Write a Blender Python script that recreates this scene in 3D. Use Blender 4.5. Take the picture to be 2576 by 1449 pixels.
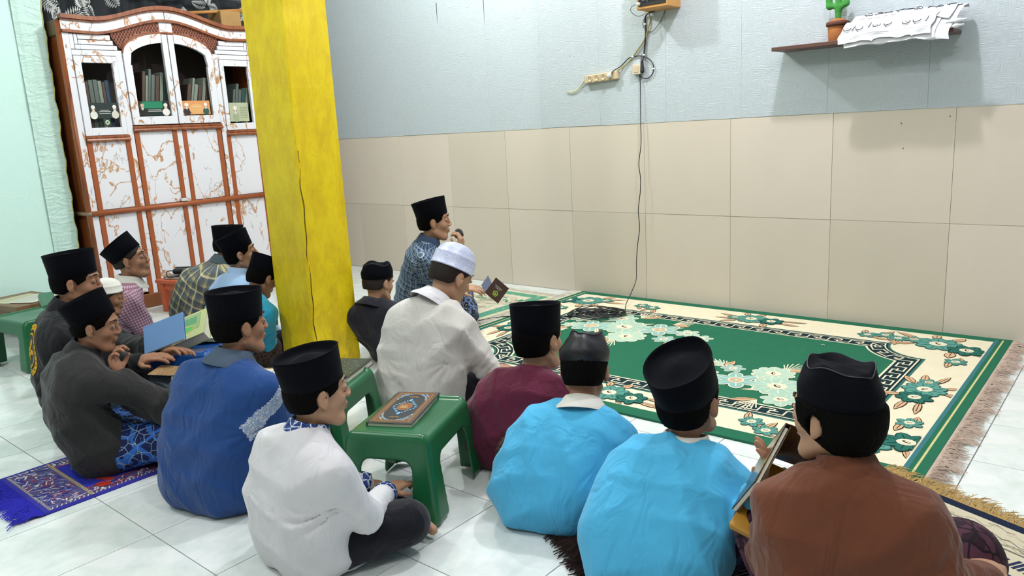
import bpy, math, random
import numpy as np
from mathutils import Vector
from mathutils.bvhtree import BVHTree
random.seed(7); rng = np.random.default_rng(7)
for o in list(bpy.data.objects): bpy.data.objects.remove(o)
C = bpy.context.scene.collection
PI = math.pi

# ---------------------------------------------------------------- camera
from mathutils import Matrix
CAM = np.array([5.6339, -4.4556, 1.2050])
RIGHT = np.array([0.76331938, 0.64371819, -0.0545016])
UPV = np.array([-0.09210351, 0.19194197, 0.97707483])
FWD = np.array([-0.63942198, 0.74080036, -0.20580173])
cd = bpy.data.cameras.new('camera'); cam = bpy.data.objects.new('camera', cd); C.objects.link(cam)
M = Matrix.Identity(4)
for r in range(3):
    M[r][0] = RIGHT[r]; M[r][1] = UPV[r]; M[r][2] = -FWD[r]; M[r][3] = CAM[r]
cam.matrix_world = M
cd.sensor_width = 36; cd.lens = 1924.3 / 2576 * 36; cd.clip_start = .05; cd.clip_end = 60
bpy.context.scene.camera = cam

# ---------------------------------------------------------------- world, lamps, exposure
sc = bpy.context.scene
sc.view_settings.view_transform = 'Standard'; sc.view_settings.look = 'None'
sc.view_settings.gamma = 1; sc.view_settings.use_curve_mapping = False
sc.view_settings.exposure = 0.2
w = bpy.data.worlds.new('world'); sc.world = w; w.use_nodes = True
w.node_tree.nodes['Background'].inputs[0].default_value = (.85, .93, 1, 1)
w.node_tree.nodes['Background'].inputs[1].default_value = .35
def lamp(loc, power, size, color=(1, .97, .93), kind='POINT', rot=None, sy=None):
    l = bpy.data.lights.new('lamp', kind); l.energy = power; l.color = color
    if kind == 'POINT': l.shadow_soft_size = size
    else:
        l.shape = 'RECTANGLE'; l.size = size; l.size_y = sy or size
    o = bpy.data.objects.new('lamp', l); o.location = loc; C.objects.link(o)
    if rot: o.rotation_euler = rot
    return o
lamp((4.28, -1.12, 3.42), 128, .05, (.98, .95, 1.0))      # bulb in front of the wall
lamp((1.85, -1.12, 3.26), 118, .05, (.95, 1.0, .98))      # second bulb in front of the wall
lamp((5.8, -3.4, 3.40), 62, .07, (1, .98, .98))          # two unseen fill lamps added over the room
lamp((2.2, -4.4, 3.40), 74, .07, (.97, 1, .98))
lamp((4.2, -5.2, 3.50), 48, 3.4, (1, .99, .98), 'AREA', None, 2.2)  # broad soft fill added further back, no real fixture

# ---------------------------------------------------------------- helpers
def lin(c):
    if isinstance(c, str): c = [int(c[i:i+2], 16) / 255 for i in (0, 2, 4)]
    return tuple((x / 12.92 if x <= .04045 else ((x + .055) / 1.055) ** 2.4) for x in c[:3]) + (1,)
def tag(o, label=None, cat=None, group=None, kind=None):
    if label: o['label'] = label
    if cat: o['category'] = cat
    if group: o['group'] = group
    if kind: o['kind'] = kind
    return o
def empty(name, loc=(0, 0, 0), rz=0, **k):
    o = bpy.data.objects.new(name, None); C.objects.link(o); o.location = loc; o.rotation_euler = (0, 0, rz)
    o.empty_display_size = .05
    return tag(o, **k)
def mesh(name, V, Fc, mats=None, parent=None, smooth=False, idx=None, cols=None):
    me = bpy.data.meshes.new(name)
    V = np.asarray(V, dtype=np.float32)
    if isinstance(Fc, np.ndarray) and len(Fc):
        n, k = Fc.shape
        me.vertices.add(len(V)); me.vertices.foreach_set('co', V.ravel())
        me.loops.add(n * k); me.loops.foreach_set('vertex_index', Fc.astype(np.int32).ravel())
        me.polygons.add(n); me.polygons.foreach_set('loop_start', np.arange(0, n * k, k, dtype=np.int32))
        me.update(calc_edges=True)
    else:
        me.from_pydata([tuple(map(float, v)) for v in V], [], [tuple(map(int, f)) for f in Fc]); me.update()
    if mats is not None:
        for m in (mats if isinstance(mats, (list, tuple)) else [mats]): me.materials.append(m)
    if idx is not None: me.polygons.foreach_set('material_index', np.asarray(idx, dtype=np.int32))
    if smooth: me.polygons.foreach_set('use_smooth', np.ones(len(me.polygons), dtype=bool))
    if cols is not None:
        a = me.color_attributes.new('Col', 'FLOAT_COLOR', 'CORNER')
        arr = np.zeros((len(me.loops), 4), dtype=np.float32); k = 0
        for p, c in zip(me.polygons, cols):
            arr[p.loop_start:p.loop_start + p.loop_total] = c
        a.data.foreach_set('color', arr.ravel())
    o = bpy.data.objects.new(name, me); C.objects.link(o)
    if parent is not None: o.parent = parent
    return o
class MB:
    """collects shapes into one mesh"""
    def __init__(s): s.V = []; s.F = []; s.I = []; s.mi = 0; s.n = 0
    def add(s, V, F):
        V = np.asarray(V, float).reshape(-1, 3)
        s.V.append(V); s.F += [tuple(int(i) + s.n for i in f) for f in F]; s.I += [s.mi] * len(F); s.n += len(V)
    def box(s, a, b, bev=0):
        x0, y0, z0 = a; x1, y1, z1 = b
        if bev <= 0:
            V = [(x, y, z) for z in (z0, z1) for y in (y0, y1) for x in (x0, x1)]
            s.add(V, [(0, 2, 3, 1), (4, 5, 7, 6), (0, 1, 5, 4), (2, 6, 7, 3), (0, 4, 6, 2), (1, 3, 7, 5)])
        else:
            cx, cy, cz = (x0+x1)/2, (y0+y1)/2, (z0+z1)/2; hx, hy, hz = abs(x1-x0)/2, abs(y1-y0)/2, abs(z1-z0)/2
            V = []; ix = {}
            for sx in (-1, 1):
                for sy in (-1, 1):
                    for sz in (-1, 1):
                        for ax in range(3):
                            h = [hx-bev, hy-bev, hz-bev]; h[ax] += bev
                            ix[(sx, sy, sz, ax)] = len(V); V.append((cx+sx*h[0], cy+sy*h[1], cz+sz*h[2]))
            F = []
            g = lambda sx, sy, sz, ax: ix[(sx, sy, sz, ax)]
            for q in (-1, 1):
                F.append([g(q, -1, -1, 0), g(q, 1, -1, 0), g(q, 1, 1, 0), g(q, -1, 1, 0)][::q])
                F.append([g(-1, q, -1, 1), g(-1, q, 1, 1), g(1, q, 1, 1), g(1, q, -1, 1)][::q])
                F.append([g(-1, -1, q, 2), g(1, -1, q, 2), g(1, 1, q, 2), g(-1, 1, q, 2)][::q])
            for u in (-1, 1):
                for v in (-1, 1):
                    F.append([g(u, v, -1, 0), g(u, v, 1, 0), g(u, v, 1, 1), g(u, v, -1, 1)])
                    F.append([g(u, -1, v, 0), g(u, 1, v, 0), g(u, 1, v, 2), g(u, -1, v, 2)])
                    F.append([g(-1, u, v, 1), g(1, u, v, 1), g(1, u, v, 2), g(-1, u, v, 2)])
            for sx in (-1, 1):
                for sy in (-1, 1):
                    for sz in (-1, 1): F.append([g(sx, sy, sz, 0), g(sx, sy, sz, 1), g(sx, sy, sz, 2)])
            s.add(V, F)
        return s
    def prism(s, pts, a, b, axis=0):
        """pts 2D polygon extruded between a and b along axis (0: X with (y,z); 1: Y with (x,z); 2: Z with (x,y))"""
        n = len(pts); V = []
        for t in (a, b):
            for p in pts:
                q = list(p); q.insert(axis, t); V.append(q)
        s.add(V, [tuple(range(n))[::-1], tuple(range(n, 2*n))] + [(i, (i+1) % n, (i+1) % n + n, i+n) for i in range(n)])
        return s
    def tube(s, pts, r, n=8, cap=True):
        P = np.asarray(pts, float); m = len(P)
        R_ = np.full(m, r) if np.isscalar(r) else np.asarray(r, float)
        T = np.gradient(P, axis=0); T /= np.linalg.norm(T, axis=1)[:, None] + 1e-12
        nrm = np.cross(T[0], [0, 0, 1]);
        if np.linalg.norm(nrm) < .1: nrm = np.cross(T[0], [0, 1, 0])
        V = []
        for i in range(m):
            nrm = nrm - (nrm @ T[i]) * T[i]; nrm /= np.linalg.norm(nrm) + 1e-12; bn = np.cross(T[i], nrm)
            for k in range(n):
                a = 2*PI*k/n; V.append(P[i] + R_[i]*(math.cos(a)*nrm + math.sin(a)*bn))
        F = [(i*n+k, i*n+(k+1) % n, (i+1)*n+(k+1) % n, (i+1)*n+k) for i in range(m-1) for k in range(n)]
        if cap: F += [tuple(range(n))[::-1], tuple(range((m-1)*n, m*n))]
        s.add(V, F); return s
    def lathe(s, prof, c=(0, 0, 0), n=20, ax=(1, 1), M3=None):
        V = []
        for r, z in prof:
            for k in range(n):
                a = 2*PI*k/n; v = np.array([r*math.cos(a)*ax[0], r*math.sin(a)*ax[1], z])
                if M3 is not None: v = M3 @ v
                V.append(v + np.array(c))
        m = len(prof)
        F = [(i*n+k, i*n+(k+1) % n, (i+1)*n+(k+1) % n, (i+1)*n+k) for i in range(m-1) for k in range(n)]
        F += [tuple(range(n))[::-1], tuple(range((m-1)*n, m*n))]
        s.add(V, F); return s
    def build(s, name, mats, parent=None, smooth=False, off=None, xf=None):
        V = np.vstack(s.V)
        if xf is not None: V = xf(V)
        if off is not None: V = V - np.array(off)
        return mesh(name, V, s.F, mats, parent, smooth, s.I)
def spline(pts, n=8):
    P = np.asarray(pts, float); P = np.vstack([2*P[0]-P[1], P, 2*P[-1]-P[-2]]); out = []
    for i in range(1, len(P)-2):
        for t in np.linspace(0, 1, n, endpoint=False):
            a, b, c, d = P[i-1], P[i], P[i+1], P[i+2]
            out.append(.5*((2*b)+(-a+c)*t+(2*a-5*b+4*c-d)*t*t+(-a+3*b-3*c+d)*t**3))
    out.append(P[-2]); return np.array(out)

# ---------------------------------------------------------------- materials
class NT:
    def __init__(s, name, rough=.5, spec=.5):
        s.m = bpy.data.materials.new(name); s.m.use_nodes = True; s.t = s.m.node_tree; s.n = s.t.nodes; s.l = s.t.links
        s.b = s.n['Principled BSDF']; s.b.inputs['Roughness'].default_value = rough
        s.b.inputs['Specular IOR Level'].default_value = spec
    def new(s, ty, **k):
        n = s.n.new(ty)
        for a, v in k.items(): setattr(n, a, v)
        return n
    def link(s, a, b): s.l.new(a, b)
    def coord(s, kind='Object', scale=(1, 1, 1), rot=(0, 0, 0), loc=(0, 0, 0), attr=None):
        mp = s.new('ShaderNodeMapping'); mp.inputs['Scale'].default_value = scale; mp.inputs['Rotation'].default_value = rot
        mp.inputs['Location'].default_value = loc
        if attr:
            a = s.new('ShaderNodeAttribute'); a.attribute_name = attr; s.link(a.outputs['Vector'], mp.inputs[0])
        else:
            c = s.new('ShaderNodeTexCoord'); s.link(c.outputs[kind], mp.inputs[0])
        return mp.outputs[0]
    def noise(s, co, scale, detail=4, rough=.55, dist=0):
        n = s.new('ShaderNodeTexNoise'); n.inputs['Scale'].default_value = scale; n.inputs['Detail'].default_value = detail
        n.inputs['Roughness'].default_value = rough; n.inputs['Distortion'].default_value = dist
        s.link(co, n.inputs['Vector']); return n.outputs['Fac']
    def ramp(s, f, stops, interp='LINEAR'):
        r = s.new('ShaderNodeValToRGB'); r.color_ramp.interpolation = interp; e = r.color_ramp.elements
        while len(e) < len(stops): e.new(.5)
        for q, (p, c) in zip(e, stops): q.position = p; q.color = lin(c) if not isinstance(c, float) else (c, c, c, 1)
        s.link(f, r.inputs[0]); return r.outputs[0]
    def math(s, op, a, b=None, c=None, clamp=False):
        n = s.new('ShaderNodeMath', operation=op); n.use_clamp = clamp
        for i, v in enumerate((a, b, c)):
            if v is None: continue
            if isinstance(v, (int, float)): n.inputs[i].default_value = v
            else: s.link(v, n.inputs[i])
        return n.outputs[0]
    def mix(s, f, a, b, mode='MIX'):
        n = s.new('ShaderNodeMix'); n.data_type = 'RGBA'; n.blend_type = mode
        for i, v in ((0, f), (6, a), (7, b)):
            if isinstance(v, (int, float)): n.inputs[i].default_value = v
            elif isinstance(v, (tuple, str)): n.inputs[i].default_value = lin(v) if isinstance(v, str) else v
            else: s.link(v, n.inputs[i])
        return n.outputs[2]
    def bump(s, h, strength=.2, dist=.01):
        n = s.new('ShaderNodeBump'); n.inputs['Strength'].default_value = strength; n.inputs['Distance'].default_value = dist
        s.link(h, n.inputs['Height']); s.link(n.outputs[0], s.b.inputs['Normal']); return n
    def col(s, c):
        if isinstance(c, (str, tuple)): s.b.inputs['Base Color'].default_value = lin(c) if isinstance(c, str) else c
        else: s.link(c, s.b.inputs['Base Color'])
        return s
def plain(name, c, rough=.5, spec=.5, bump=0, bs=60, metal=0, var=.0, sheen=0):
    t = NT(name, rough, spec); co = t.coord()
    n = t.noise(co, bs)
    if var:
        f = t.noise(co, 9, 3); a = lin(c); d = tuple(x*(1-var) for x in a[:3]) + (1,); e = tuple(min(1, x*(1+var)) for x in a[:3]) + (1,)
        t.col(t.mix(f, d, e))
    else: t.col(c)
    if bump: t.bump(n, bump, .004)
    t.b.inputs['Metallic'].default_value = metal
    if sheen: t.b.inputs['Sheen Weight'].default_value = sheen; t.b.inputs['Sheen Roughness'].default_value = .4
    return t.m
def attr_mat(name, rough=.85, spec=.2, bump=.3, bs=400, var=.12):
    t = NT(name, rough, spec); a = t.new('ShaderNodeAttribute'); a.attribute_name = 'Col'
    co = t.coord(); n = t.noise(co, bs, 3); n2 = t.noise(co, 14, 3)
    f = t.math('MULTIPLY_ADD', n2, var*2, 1-var)
    v = t.new('ShaderNodeVectorMath', operation='SCALE'); t.link(a.outputs['Color'], v.inputs[0]); t.link(f, v.inputs['Scale'])
    t.link(v.outputs[0], t.b.inputs['Base Color']); t.bump(n, bump, .003); return t.m

# ---------------------------------------------------------------- signed distance modelling (smooth unions, surface nets)
class SDF:
    def __init__(s, lo, hi, h):
        s.lo = np.array(lo, float); s.h = h; s.n = np.ceil((np.array(hi) - s.lo) / h).astype(int) + 1
        s.D = np.full(s.n, .12, dtype=np.float32)
        s.ax = [s.lo[i] + h*np.arange(s.n[i]) for i in range(3)]
    def reg(s, lo, hi, m):
        a = np.clip(np.floor((np.array(lo)-m-s.lo)/s.h).astype(int), 0, s.n-1); b = np.clip(np.ceil((np.array(hi)+m-s.lo)/s.h).astype(int)+1, 1, s.n)
        sl = tuple(slice(a[i], b[i]) for i in range(3))
        return sl, (s.ax[0][sl[0]][:, None, None], s.ax[1][sl[1]][None, :, None], s.ax[2][sl[2]][None, None, :])
    def put(s, sl, d, k, op):
        cur = s.D[sl]
        if op == 'u':
            if k > 0: hh = np.clip(.5+.5*(cur-d)/k, 0, 1); s.D[sl] = cur*(1-hh)+d*hh-k*hh*(1-hh)
            else: s.D[sl] = np.minimum(cur, d)
        elif op == 's':
            if k > 0: hh = np.clip(.5-.5*(cur+d)/k, 0, 1); s.D[sl] = cur*(1-hh)-d*hh+k*hh*(1-hh)
            else: s.D[sl] = np.maximum(cur, -d)
        elif op == 'i': s.D[sl] = np.maximum(cur, d)
    def cone(s, a, b, ra, rb, k=.02, op='u', n=None, f=1):
        a = np.array(a, float); b = np.array(b, float); r = max(ra, rb)
        sl, (X, Y, Z) = s.reg(np.minimum(a, b)-r, np.maximum(a, b)+r, k+.02)
        if f != 1:   # flattened along n by factor f (>1)
            n = np.array(n, float)/np.linalg.norm(n)
            q = X*n[0]+Y*n[1]+Z*n[2]; g = f-1
            X = X+g*q*n[0]; Y = Y+g*q*n[1]; Z = Z+g*q*n[2]; a = a+g*(a@n)*n; b = b+g*(b@n)*n
        ab = b-a; L = ab@ab+1e-12
        t = np.clip(((X-a[0])*ab[0]+(Y-a[1])*ab[1]+(Z-a[2])*ab[2])/L, 0, 1)
        d = np.sqrt((X-a[0]-t*ab[0])**2+(Y-a[1]-t*ab[1])**2+(Z-a[2]-t*ab[2])**2)-(ra+(rb-ra)*t)
        if f != 1: d = np.where(d < 0, d, d/(1+.5*(f-1)))
        s.put(sl, d.astype(np.float32), k, op)
    def ell(s, c, r, Rm=None, k=.02, op='u'):
        c = np.array(c, float); r = np.array(r, float); Rm = np.eye(3) if Rm is None else Rm   # rows: local axes
        e = np.sqrt(((Rm.T*r)**2).sum(1))
        sl, (X, Y, Z) = s.reg(c-e, c+e, k+.02); X = X-c[0]; Y = Y-c[1]; Z = Z-c[2]
        L = [(X*Rm[i][0]+Y*Rm[i][1]+Z*Rm[i][2]) for i in range(3)]
        k0 = np.sqrt(sum((L[i]/r[i])**2 for i in range(3))); k1 = np.sqrt(sum((L[i]/r[i]**2)**2 for i in range(3)))+1e-9
        s.put(sl, (k0*(k0-1)/k1).astype(np.float32), k, op)
    def rbox(s, c, hsz, rad=.005, Rm=None, k=0, op='u', taper=None):
        c = np.array(c, float); Rm = np.eye(3) if Rm is None else Rm; hs_ = np.array(hsz, float); e = np.abs(Rm.T)@hs_ * (1.3 if taper else 1)
        sl, (X, Y, Z) = s.reg(c-e, c+e, k+.02); X = X-c[0]; Y = Y-c[1]; Z = Z-c[2]
        L = [(X*Rm[i][0]+Y*Rm[i][1]+Z*Rm[i][2]) for i in range(3)]
        if taper:
            g = taper*(hs_[2]-L[2]); q = [np.abs(L[0])-hs_[0]+rad-g, np.abs(L[1])-hs_[1]+rad-g, np.abs(L[2])-hs_[2]+rad]
        else: q = [np.abs(L[i])-hs_[i]+rad for i in range(3)]
        d = np.sqrt(sum(np.maximum(x, 0)**2 for x in q))+np.minimum(np.maximum(np.maximum(q[0], q[1]), q[2]), 0)-rad
        s.put(sl, (d+0*X+0*Y+0*Z).astype(np.float32), k, op)
    def floor(s, z):
        s.D = np.maximum(s.D, (z-s.ax[2])[None, None, :].astype(np.float32))
    def extract(s):
        D = s.D; D[0] = D[-1] = .1; D[:, 0] = D[:, -1] = .1; D[:, :, 0] = D[:, :, -1] = .1
        S = D < 0; nx, ny, nz = D.shape
        cnt = np.zeros((nx-1, ny-1, nz-1), np.uint8)
        for i in (0, 1):
            for j in (0, 1):
                for k in (0, 1): cnt += S[i:nx-1+i, j:ny-1+j, k:nz-1+k]
        act = np.argwhere((cnt > 0) & (cnt < 8)); ids = -np.ones(cnt.shape, np.int32)
        ids[act[:, 0], act[:, 1], act[:, 2]] = np.arange(len(act))
        acc = np.zeros((len(act), 3)); num = np.zeros(len(act))
        cor = [(0, 0, 0), (1, 0, 0), (0, 1, 0), (1, 1, 0), (0, 0, 1), (1, 0, 1), (0, 1, 1), (1, 1, 1)]
        val = [D[act[:, 0]+a, act[:, 1]+b, act[:, 2]+c] for a, b, c in cor]
        for i in range(8):
            for j in range(i+1, 8):
                if sum(abs(cor[i][q]-cor[j][q]) for q in range(3)) != 1: continue
                m = (val[i] < 0) != (val[j] < 0); t = np.where(m, val[i]/(val[i]-val[j]+1e-12), 0)
                for q in range(3): acc[:, q] += np.where(m, cor[i][q]+t*(cor[j][q]-cor[i][q]), 0)
                num += m
        V = s.lo+s.h*(act+acc/num[:, None]); Q = []
        for ax in range(3):
            u, v = (ax+1) % 3, (ax+2) % 3
            sl0 = [slice(None)]*3; sl1 = [slice(None)]*3; sl0[ax] = slice(0, -1); sl1[ax] = slice(1, None)
            A = S[tuple(sl0)]; B = S[tuple(sl1)]; e = np.argwhere(A != B)
            if not len(e): continue
            e = e[(e[:, u] > 0) & (e[:, v] > 0) & (e[:, u] < D.shape[u]-1) & (e[:, v] < D.shape[v]-1)]
            fl = A[e[:, 0], e[:, 1], e[:, 2]]; c = []
            for du, dv in ((-1, -1), (0, -1), (0, 0), (-1, 0)):
                q = e.copy(); q[:, u] += du; q[:, v] += dv; c.append(ids[q[:, 0], q[:, 1], q[:, 2]])
            c = np.stack(c, 1); c[~fl] = c[~fl][:, ::-1]; Q.append(c)
        return V, np.vstack(Q)

# ---------------------------------------------------------------- flat inlays in relief (carpet figures, prints)
class Paint:
    def __init__(s, dz=.0004): s.V = []; s.F = []; s.c = []; s.dz = dz
    def poly(s, pts, color, layer):
        n = len(s.V); z = (layer+.75*((len(s.F)*.618034) % 1))*s.dz; s.V += [(p[0], p[1], z) for p in pts]; s.F.append(tuple(range(n, n+len(pts)))); s.c.append(lin(color))
    def rect(s, x0, y0, x1, y1, color, layer): s.poly([(x0, y0), (x1, y0), (x1, y1), (x0, y1)], color, layer)
    def ell(s, cx, cy, rx, ry, color, layer, ang=0, n=12, pt=0):
        P = []
        for k in range(n):
            a = 2*PI*k/n; x = rx*math.cos(a); y = ry*math.sin(a)*(1-pt*abs(math.cos(a))**3)
            P.append((cx+x*math.cos(ang)-y*math.sin(ang), cy+x*math.sin(ang)+y*math.cos(ang)))
        s.poly(P, color, layer)
    def line(s, pts, wd, color, layer, closed=False):
        P = np.asarray(pts, float)
        if closed: P = np.vstack([P, P[:1]])
        for a, b in zip(P[:-1], P[1:]):
            d = b-a; L = np.hypot(*d)
            if L < 1e-9: continue
            d = d/L; n = np.array([-d[1], d[0]])*wd/2; e = d*wd/2
            s.poly([a-n-e, b-n+e, b+n+e, a+n-e], color, layer)
    def build(s, name, mat, parent=None, xf=None):
        V = np.array(s.V)
        if xf is not None: V = xf(V)
        # make every polygon face up
        o = mesh(name, V, s.F, mat, parent, cols=s.c); return o
def frame_xf(o, ux, uy, un):
    o, ux, uy, un = map(lambda q: np.array(q, float), (o, ux, uy, un))
    return lambda V: o+V[:, :1]*ux+V[:, 1:2]*uy+V[:, 2:3]*un
# ================================================================ THE SETTING
# --- floor of 39 cm tiles
t = NT('floor_tile_glaze', .16, .5); co = t.coord('Object')
a = t.noise(co, 3.2, 6, .6, 1.2); b = t.noise(co, 11, 5, .6, .6)
f = t.math('ADD', t.math('MULTIPLY', a, .65), t.math('MULTIPLY', b, .35))
t.col(t.ramp(f, [(.36, 'cdd6d2'), (.47, 'dae1de'), (.56, 'e6e8e7'), (.7, 'dfe3e2')])); t.bump(t.noise(co, 6, 2), .02, .01); M_floor = t.m
M_grout = plain('floor_grout', '8e8a88', .9)
mb = MB(); mb.box((-1.3, -8.3, -.08), (9.3, .3, -.0045)); floor = tag(mb.build('floor', M_grout), kind='structure')
FX, FY, FS = 4.0523, -3.1516, .3869
def tile_obj(name, x0, y0, x1, y1, mat, parent, me=[None]): pass
mb = MB(); mb.box((-FS/2+.0017, -FS/2+.0017, -.009), (FS/2-.0017, FS/2-.0017, 0), .0006); t0 = mb.build('tile', M_floor, floor); tme = t0.data
first = True
for j in range(-3, 9):
    for i in range(-13, 6):
        x = FX+(i+.5)*FS; y = FY+(j+.5)*FS
        d = np.array([x, y, 0])-CAM; z = d@FWD
        if x < -.45: continue
        if y+FS/2 > 0:   # the cut row along the wall
            m2 = MB(); m2.box((-FS/2+.0017, -FS/2+.0017, -.009), (FS/2-.0017, -y-.001, 0), .0006); o = m2.build('tile', M_floor, floor)
        elif first: o = t0; first = False
        else: o = t0.copy(); C.objects.link(o)
        o.location = (x, y, 0)
# tiles beyond the picture's edge, one plane of the same glaze
mb = MB()
for (x0, y0, x1, y1) in ((6.4, -8.3, 9.3, .0), (-1.3, -8.3, 6.4, -4.32)): mb.box((x0, y0, -.02), (x1, y1, -.001))
mb.build('tile_field', M_floor, floor)['kind'] = 'stuff'

# --- back wall: beige tiles below, embossed paper above
WALL_H = 3.6
M_plaster = plain('plaster', 'c9d6d4', .8, bump=.2)
mb = MB(); mb.box((-1.3, .006, 0), (9.3, .2, WALL_H)); wall = tag(mb.build('wall_back', M_plaster), kind='structure')
def wtile(i, c):
    t = NT('beige_wall_tile', .38, .45); co = t.coord('Object', (1, 1, .6)); n = t.noise(co, 2.2, 4, .6, .5)
    A = lin(c); t.col(t.mix(n, tuple(q*.95 for q in A[:3])+(1,), tuple(min(1, q*1.05) for q in A[:3])+(1,)))
    t.bump(t.noise(t.coord('Object', (1, 1, 14)), 30, 3), .05, .002); return t.m
WT = [wtile(i, c) for i, c in enumerate(('d3c7b8', 'd6cabc', 'cdc2b2', 'dacec2'))]
mb = MB(); mb.box((.0009, -.0, .0009), (.5991, .012, .5903), .0007)
for r, (z0, h) in enumerate(((0, .5912), (.5912, .5923))):
    pat = [0, 0, 2, 0, 2, 0, 2, 0, 0, 2, 1, 1, 0, 1, 1, 1] if r == 0 else [1, 1, 1, 1, 2, 0, 0, 0, 1, 0, 0, 1, 1, 0, 1, 0]
    for i in range(-2, 14):
        o = mesh('tile', np.vstack(mb.V), mb.F, WT[pat[i+2]], wall); o.location = (i*.6, rng.uniform(-.0008, .0008), z0)
ZP = 1.1835
t = NT('embossed_wallpaper', .55, .35); co = t.coord('Object')
br = t.new('ShaderNodeTexBrick'); br.inputs['Scale'].default_value = 1; br.inputs['Mortar Size'].default_value = .0014
br.inputs['Brick Width'].default_value = .055; br.inputs['Row Height'].default_value = .0085; br.inputs['Mortar Smooth'].default_value = .8; br.offset = .37
cc = t.coord('Object', (1, 1, 1), (PI/2, 0, 0))
nv = t.new('ShaderNodeTexNoise'); nv.inputs['Scale'].default_value = 26; t.link(cc, nv.inputs['Vector'])
vm = t.new('ShaderNodeVectorMath', operation='MULTIPLY_ADD'); t.link(nv.outputs['Color'], vm.inputs[0]); vm.inputs[1].default_value = (.012, .012, 0); t.link(cc, vm.inputs[2])
t.link(vm.outputs[0], br.inputs['Vector'])
n1 = t.noise(t.coord('Object', (14, 1, 110)), 1.6, 3, .6, .3)      # long ripples across
n2 = t.noise(t.coord('Object', (110, 1, 14)), 1.6, 3, .6, .3)      # and upright ones
sel = t.ramp(t.noise(t.coord('Object', (1, 1, 1)), 14, 2), [(.45, 0.0), (.55, 1.0)])
nn = t.mix(sel, n1, n2)
n3 = t.noise(co, 1.1, 4, .6, .4)
t.col(t.mix(n3, 'b9c4c7', 'c0c7cf')); t.bump(nn, .75, .006); M_paper = t.m
for k in range(-3, 19):
    x0 = .166+.5*k; m2 = MB(); up = rng.uniform(0, .004)
    m2.box((.0004, -.0022-rng.uniform(0, .0006), ZP-up), (.4996, .005, WALL_H-.01), .0004)
    o = m2.build('wallpaper_strip', M_paper, wall, off=(0, 0, 0)); o.location = (x0, 0, 0)
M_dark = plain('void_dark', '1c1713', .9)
# two short tears in the paper
for x, za, zb in ((1.173, 2.01, 2.18), (1.665, 1.97, 2.2)):
    m2 = MB(); m2.prism([(x, za), (x+.0035, (za+zb)/2), (x+.005, zb), (x-.001, zb)], -.0036, -.0024, 1); m2.build('paper_tear', M_dark, wall)
for x, z in ((3.02, 1.98), (2.43, 1.66), (4.545, 1.115), (4.56, .985), (4.77, 1.14)):
    m2 = MB(); m2.prism([(x, z), (x+.004, z+.001), (x+.003, z-.008), (x+.001, z-.006)], -.0032, -.0012, 1); m2.build('nail_hole', M_dark, wall)

# --- left wall with its papered pier, the niche behind the cabinet
t = NT('mint_wallpaper', .5, .35); co = t.coord()
t.col(t.mix(t.noise(co, 1.4, 3), 'c4e6dc', 'cbe6e0')); t.bump(t.noise(co, 5, 4, .6, 1), .25, .02); M_mint = t.m
mb = MB(); mb.box((-.62, -8.3, 0), (-.42, -2.44, WALL_H)); wl = tag(mb.build('wall_left', M_mint), kind='structure')
t = NT('creased_mint_paper', .45, .4); co = t.coord()
t.col(t.mix(t.noise(co, 3, 3), 'bcdcd0', 'c6e0d8')); t.bump(t.noise(t.coord('Object', (1, 1, 2.4)), 7, 3, .5, 1.5), .5, .03); M_sheet = t.m
# the creased sheet, built with real folds
ny, nz = 14, 90; V = []; yy = np.linspace(-2.45, -2.262, ny); zz = np.linspace(0, 3.4, nz)
for j, z in enumerate(zz):
    lean = -.025*(2.2-z)/2.2
    for i, y in enumerate(yy):
        u = i/(ny-1); fold = .010*math.exp(-((u-.22)/.07)**2)+.007*math.exp(-((u-.55-.06*math.sin(z*1.7))/.06)**2)
        hz = .006*math.exp(-((z-1.07-.05*u)/.02)**2)+.006*math.exp(-((z-1.52+.03*u)/.02)**2)+.005*math.exp(-((z-.42-.1*u)/.02)**2)+.003*math.exp(-((z-1.87+.03*u)/.015)**2)
        V.append((-.408+fold+hz+.003*math.sin(z*9+u*7), y+lean*u*1.3+(.004*math.sin(z*23)+.003*math.sin(z*51) if i == ny-1 else 0), z))
F_ = [(j*ny+i, j*ny+i+1, (j+1)*ny+i+1, (j+1)*ny+i) for j in range(nz-1) for i in range(ny-1)]
mesh('wallpaper_sheet', V, F_, M_sheet, wl, True)
M_edge = plain('yellowed_paper_edge', 'b9b05c', .7)
e = [V[j*ny+ny-1] for j in range(nz)]; m2 = MB(); m2.tube([(x+.002, y, z) for x, y, z in e], .0032, 6); m2.build('paper_edge', M_edge, wl, True)
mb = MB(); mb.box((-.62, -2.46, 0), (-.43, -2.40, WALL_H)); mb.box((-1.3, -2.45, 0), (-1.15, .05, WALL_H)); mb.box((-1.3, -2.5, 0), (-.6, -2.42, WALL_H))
tag(mb.build('wall_niche', M_dark), kind='structure')  # near-black colour stands in for the shade inside the gap
# --- the rest of the room, behind and beside the camera
M_room = plain('room_paint', 'b4b8b6', .8)
for nm, a, b in (('wall_right', (9.1, -8.3, 0), (9.3, .2, WALL_H)), ('wall_front', (-1.3, -8.4, 0), (9.3, -8.2, WALL_H)), ('ceiling', (-1.3, -8.4, WALL_H), (9.3, .2, WALL_H+.1))):
    m2 = MB(); m2.box(a, b); tag(m2.build(nm, M_room), kind='structure')

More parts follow.
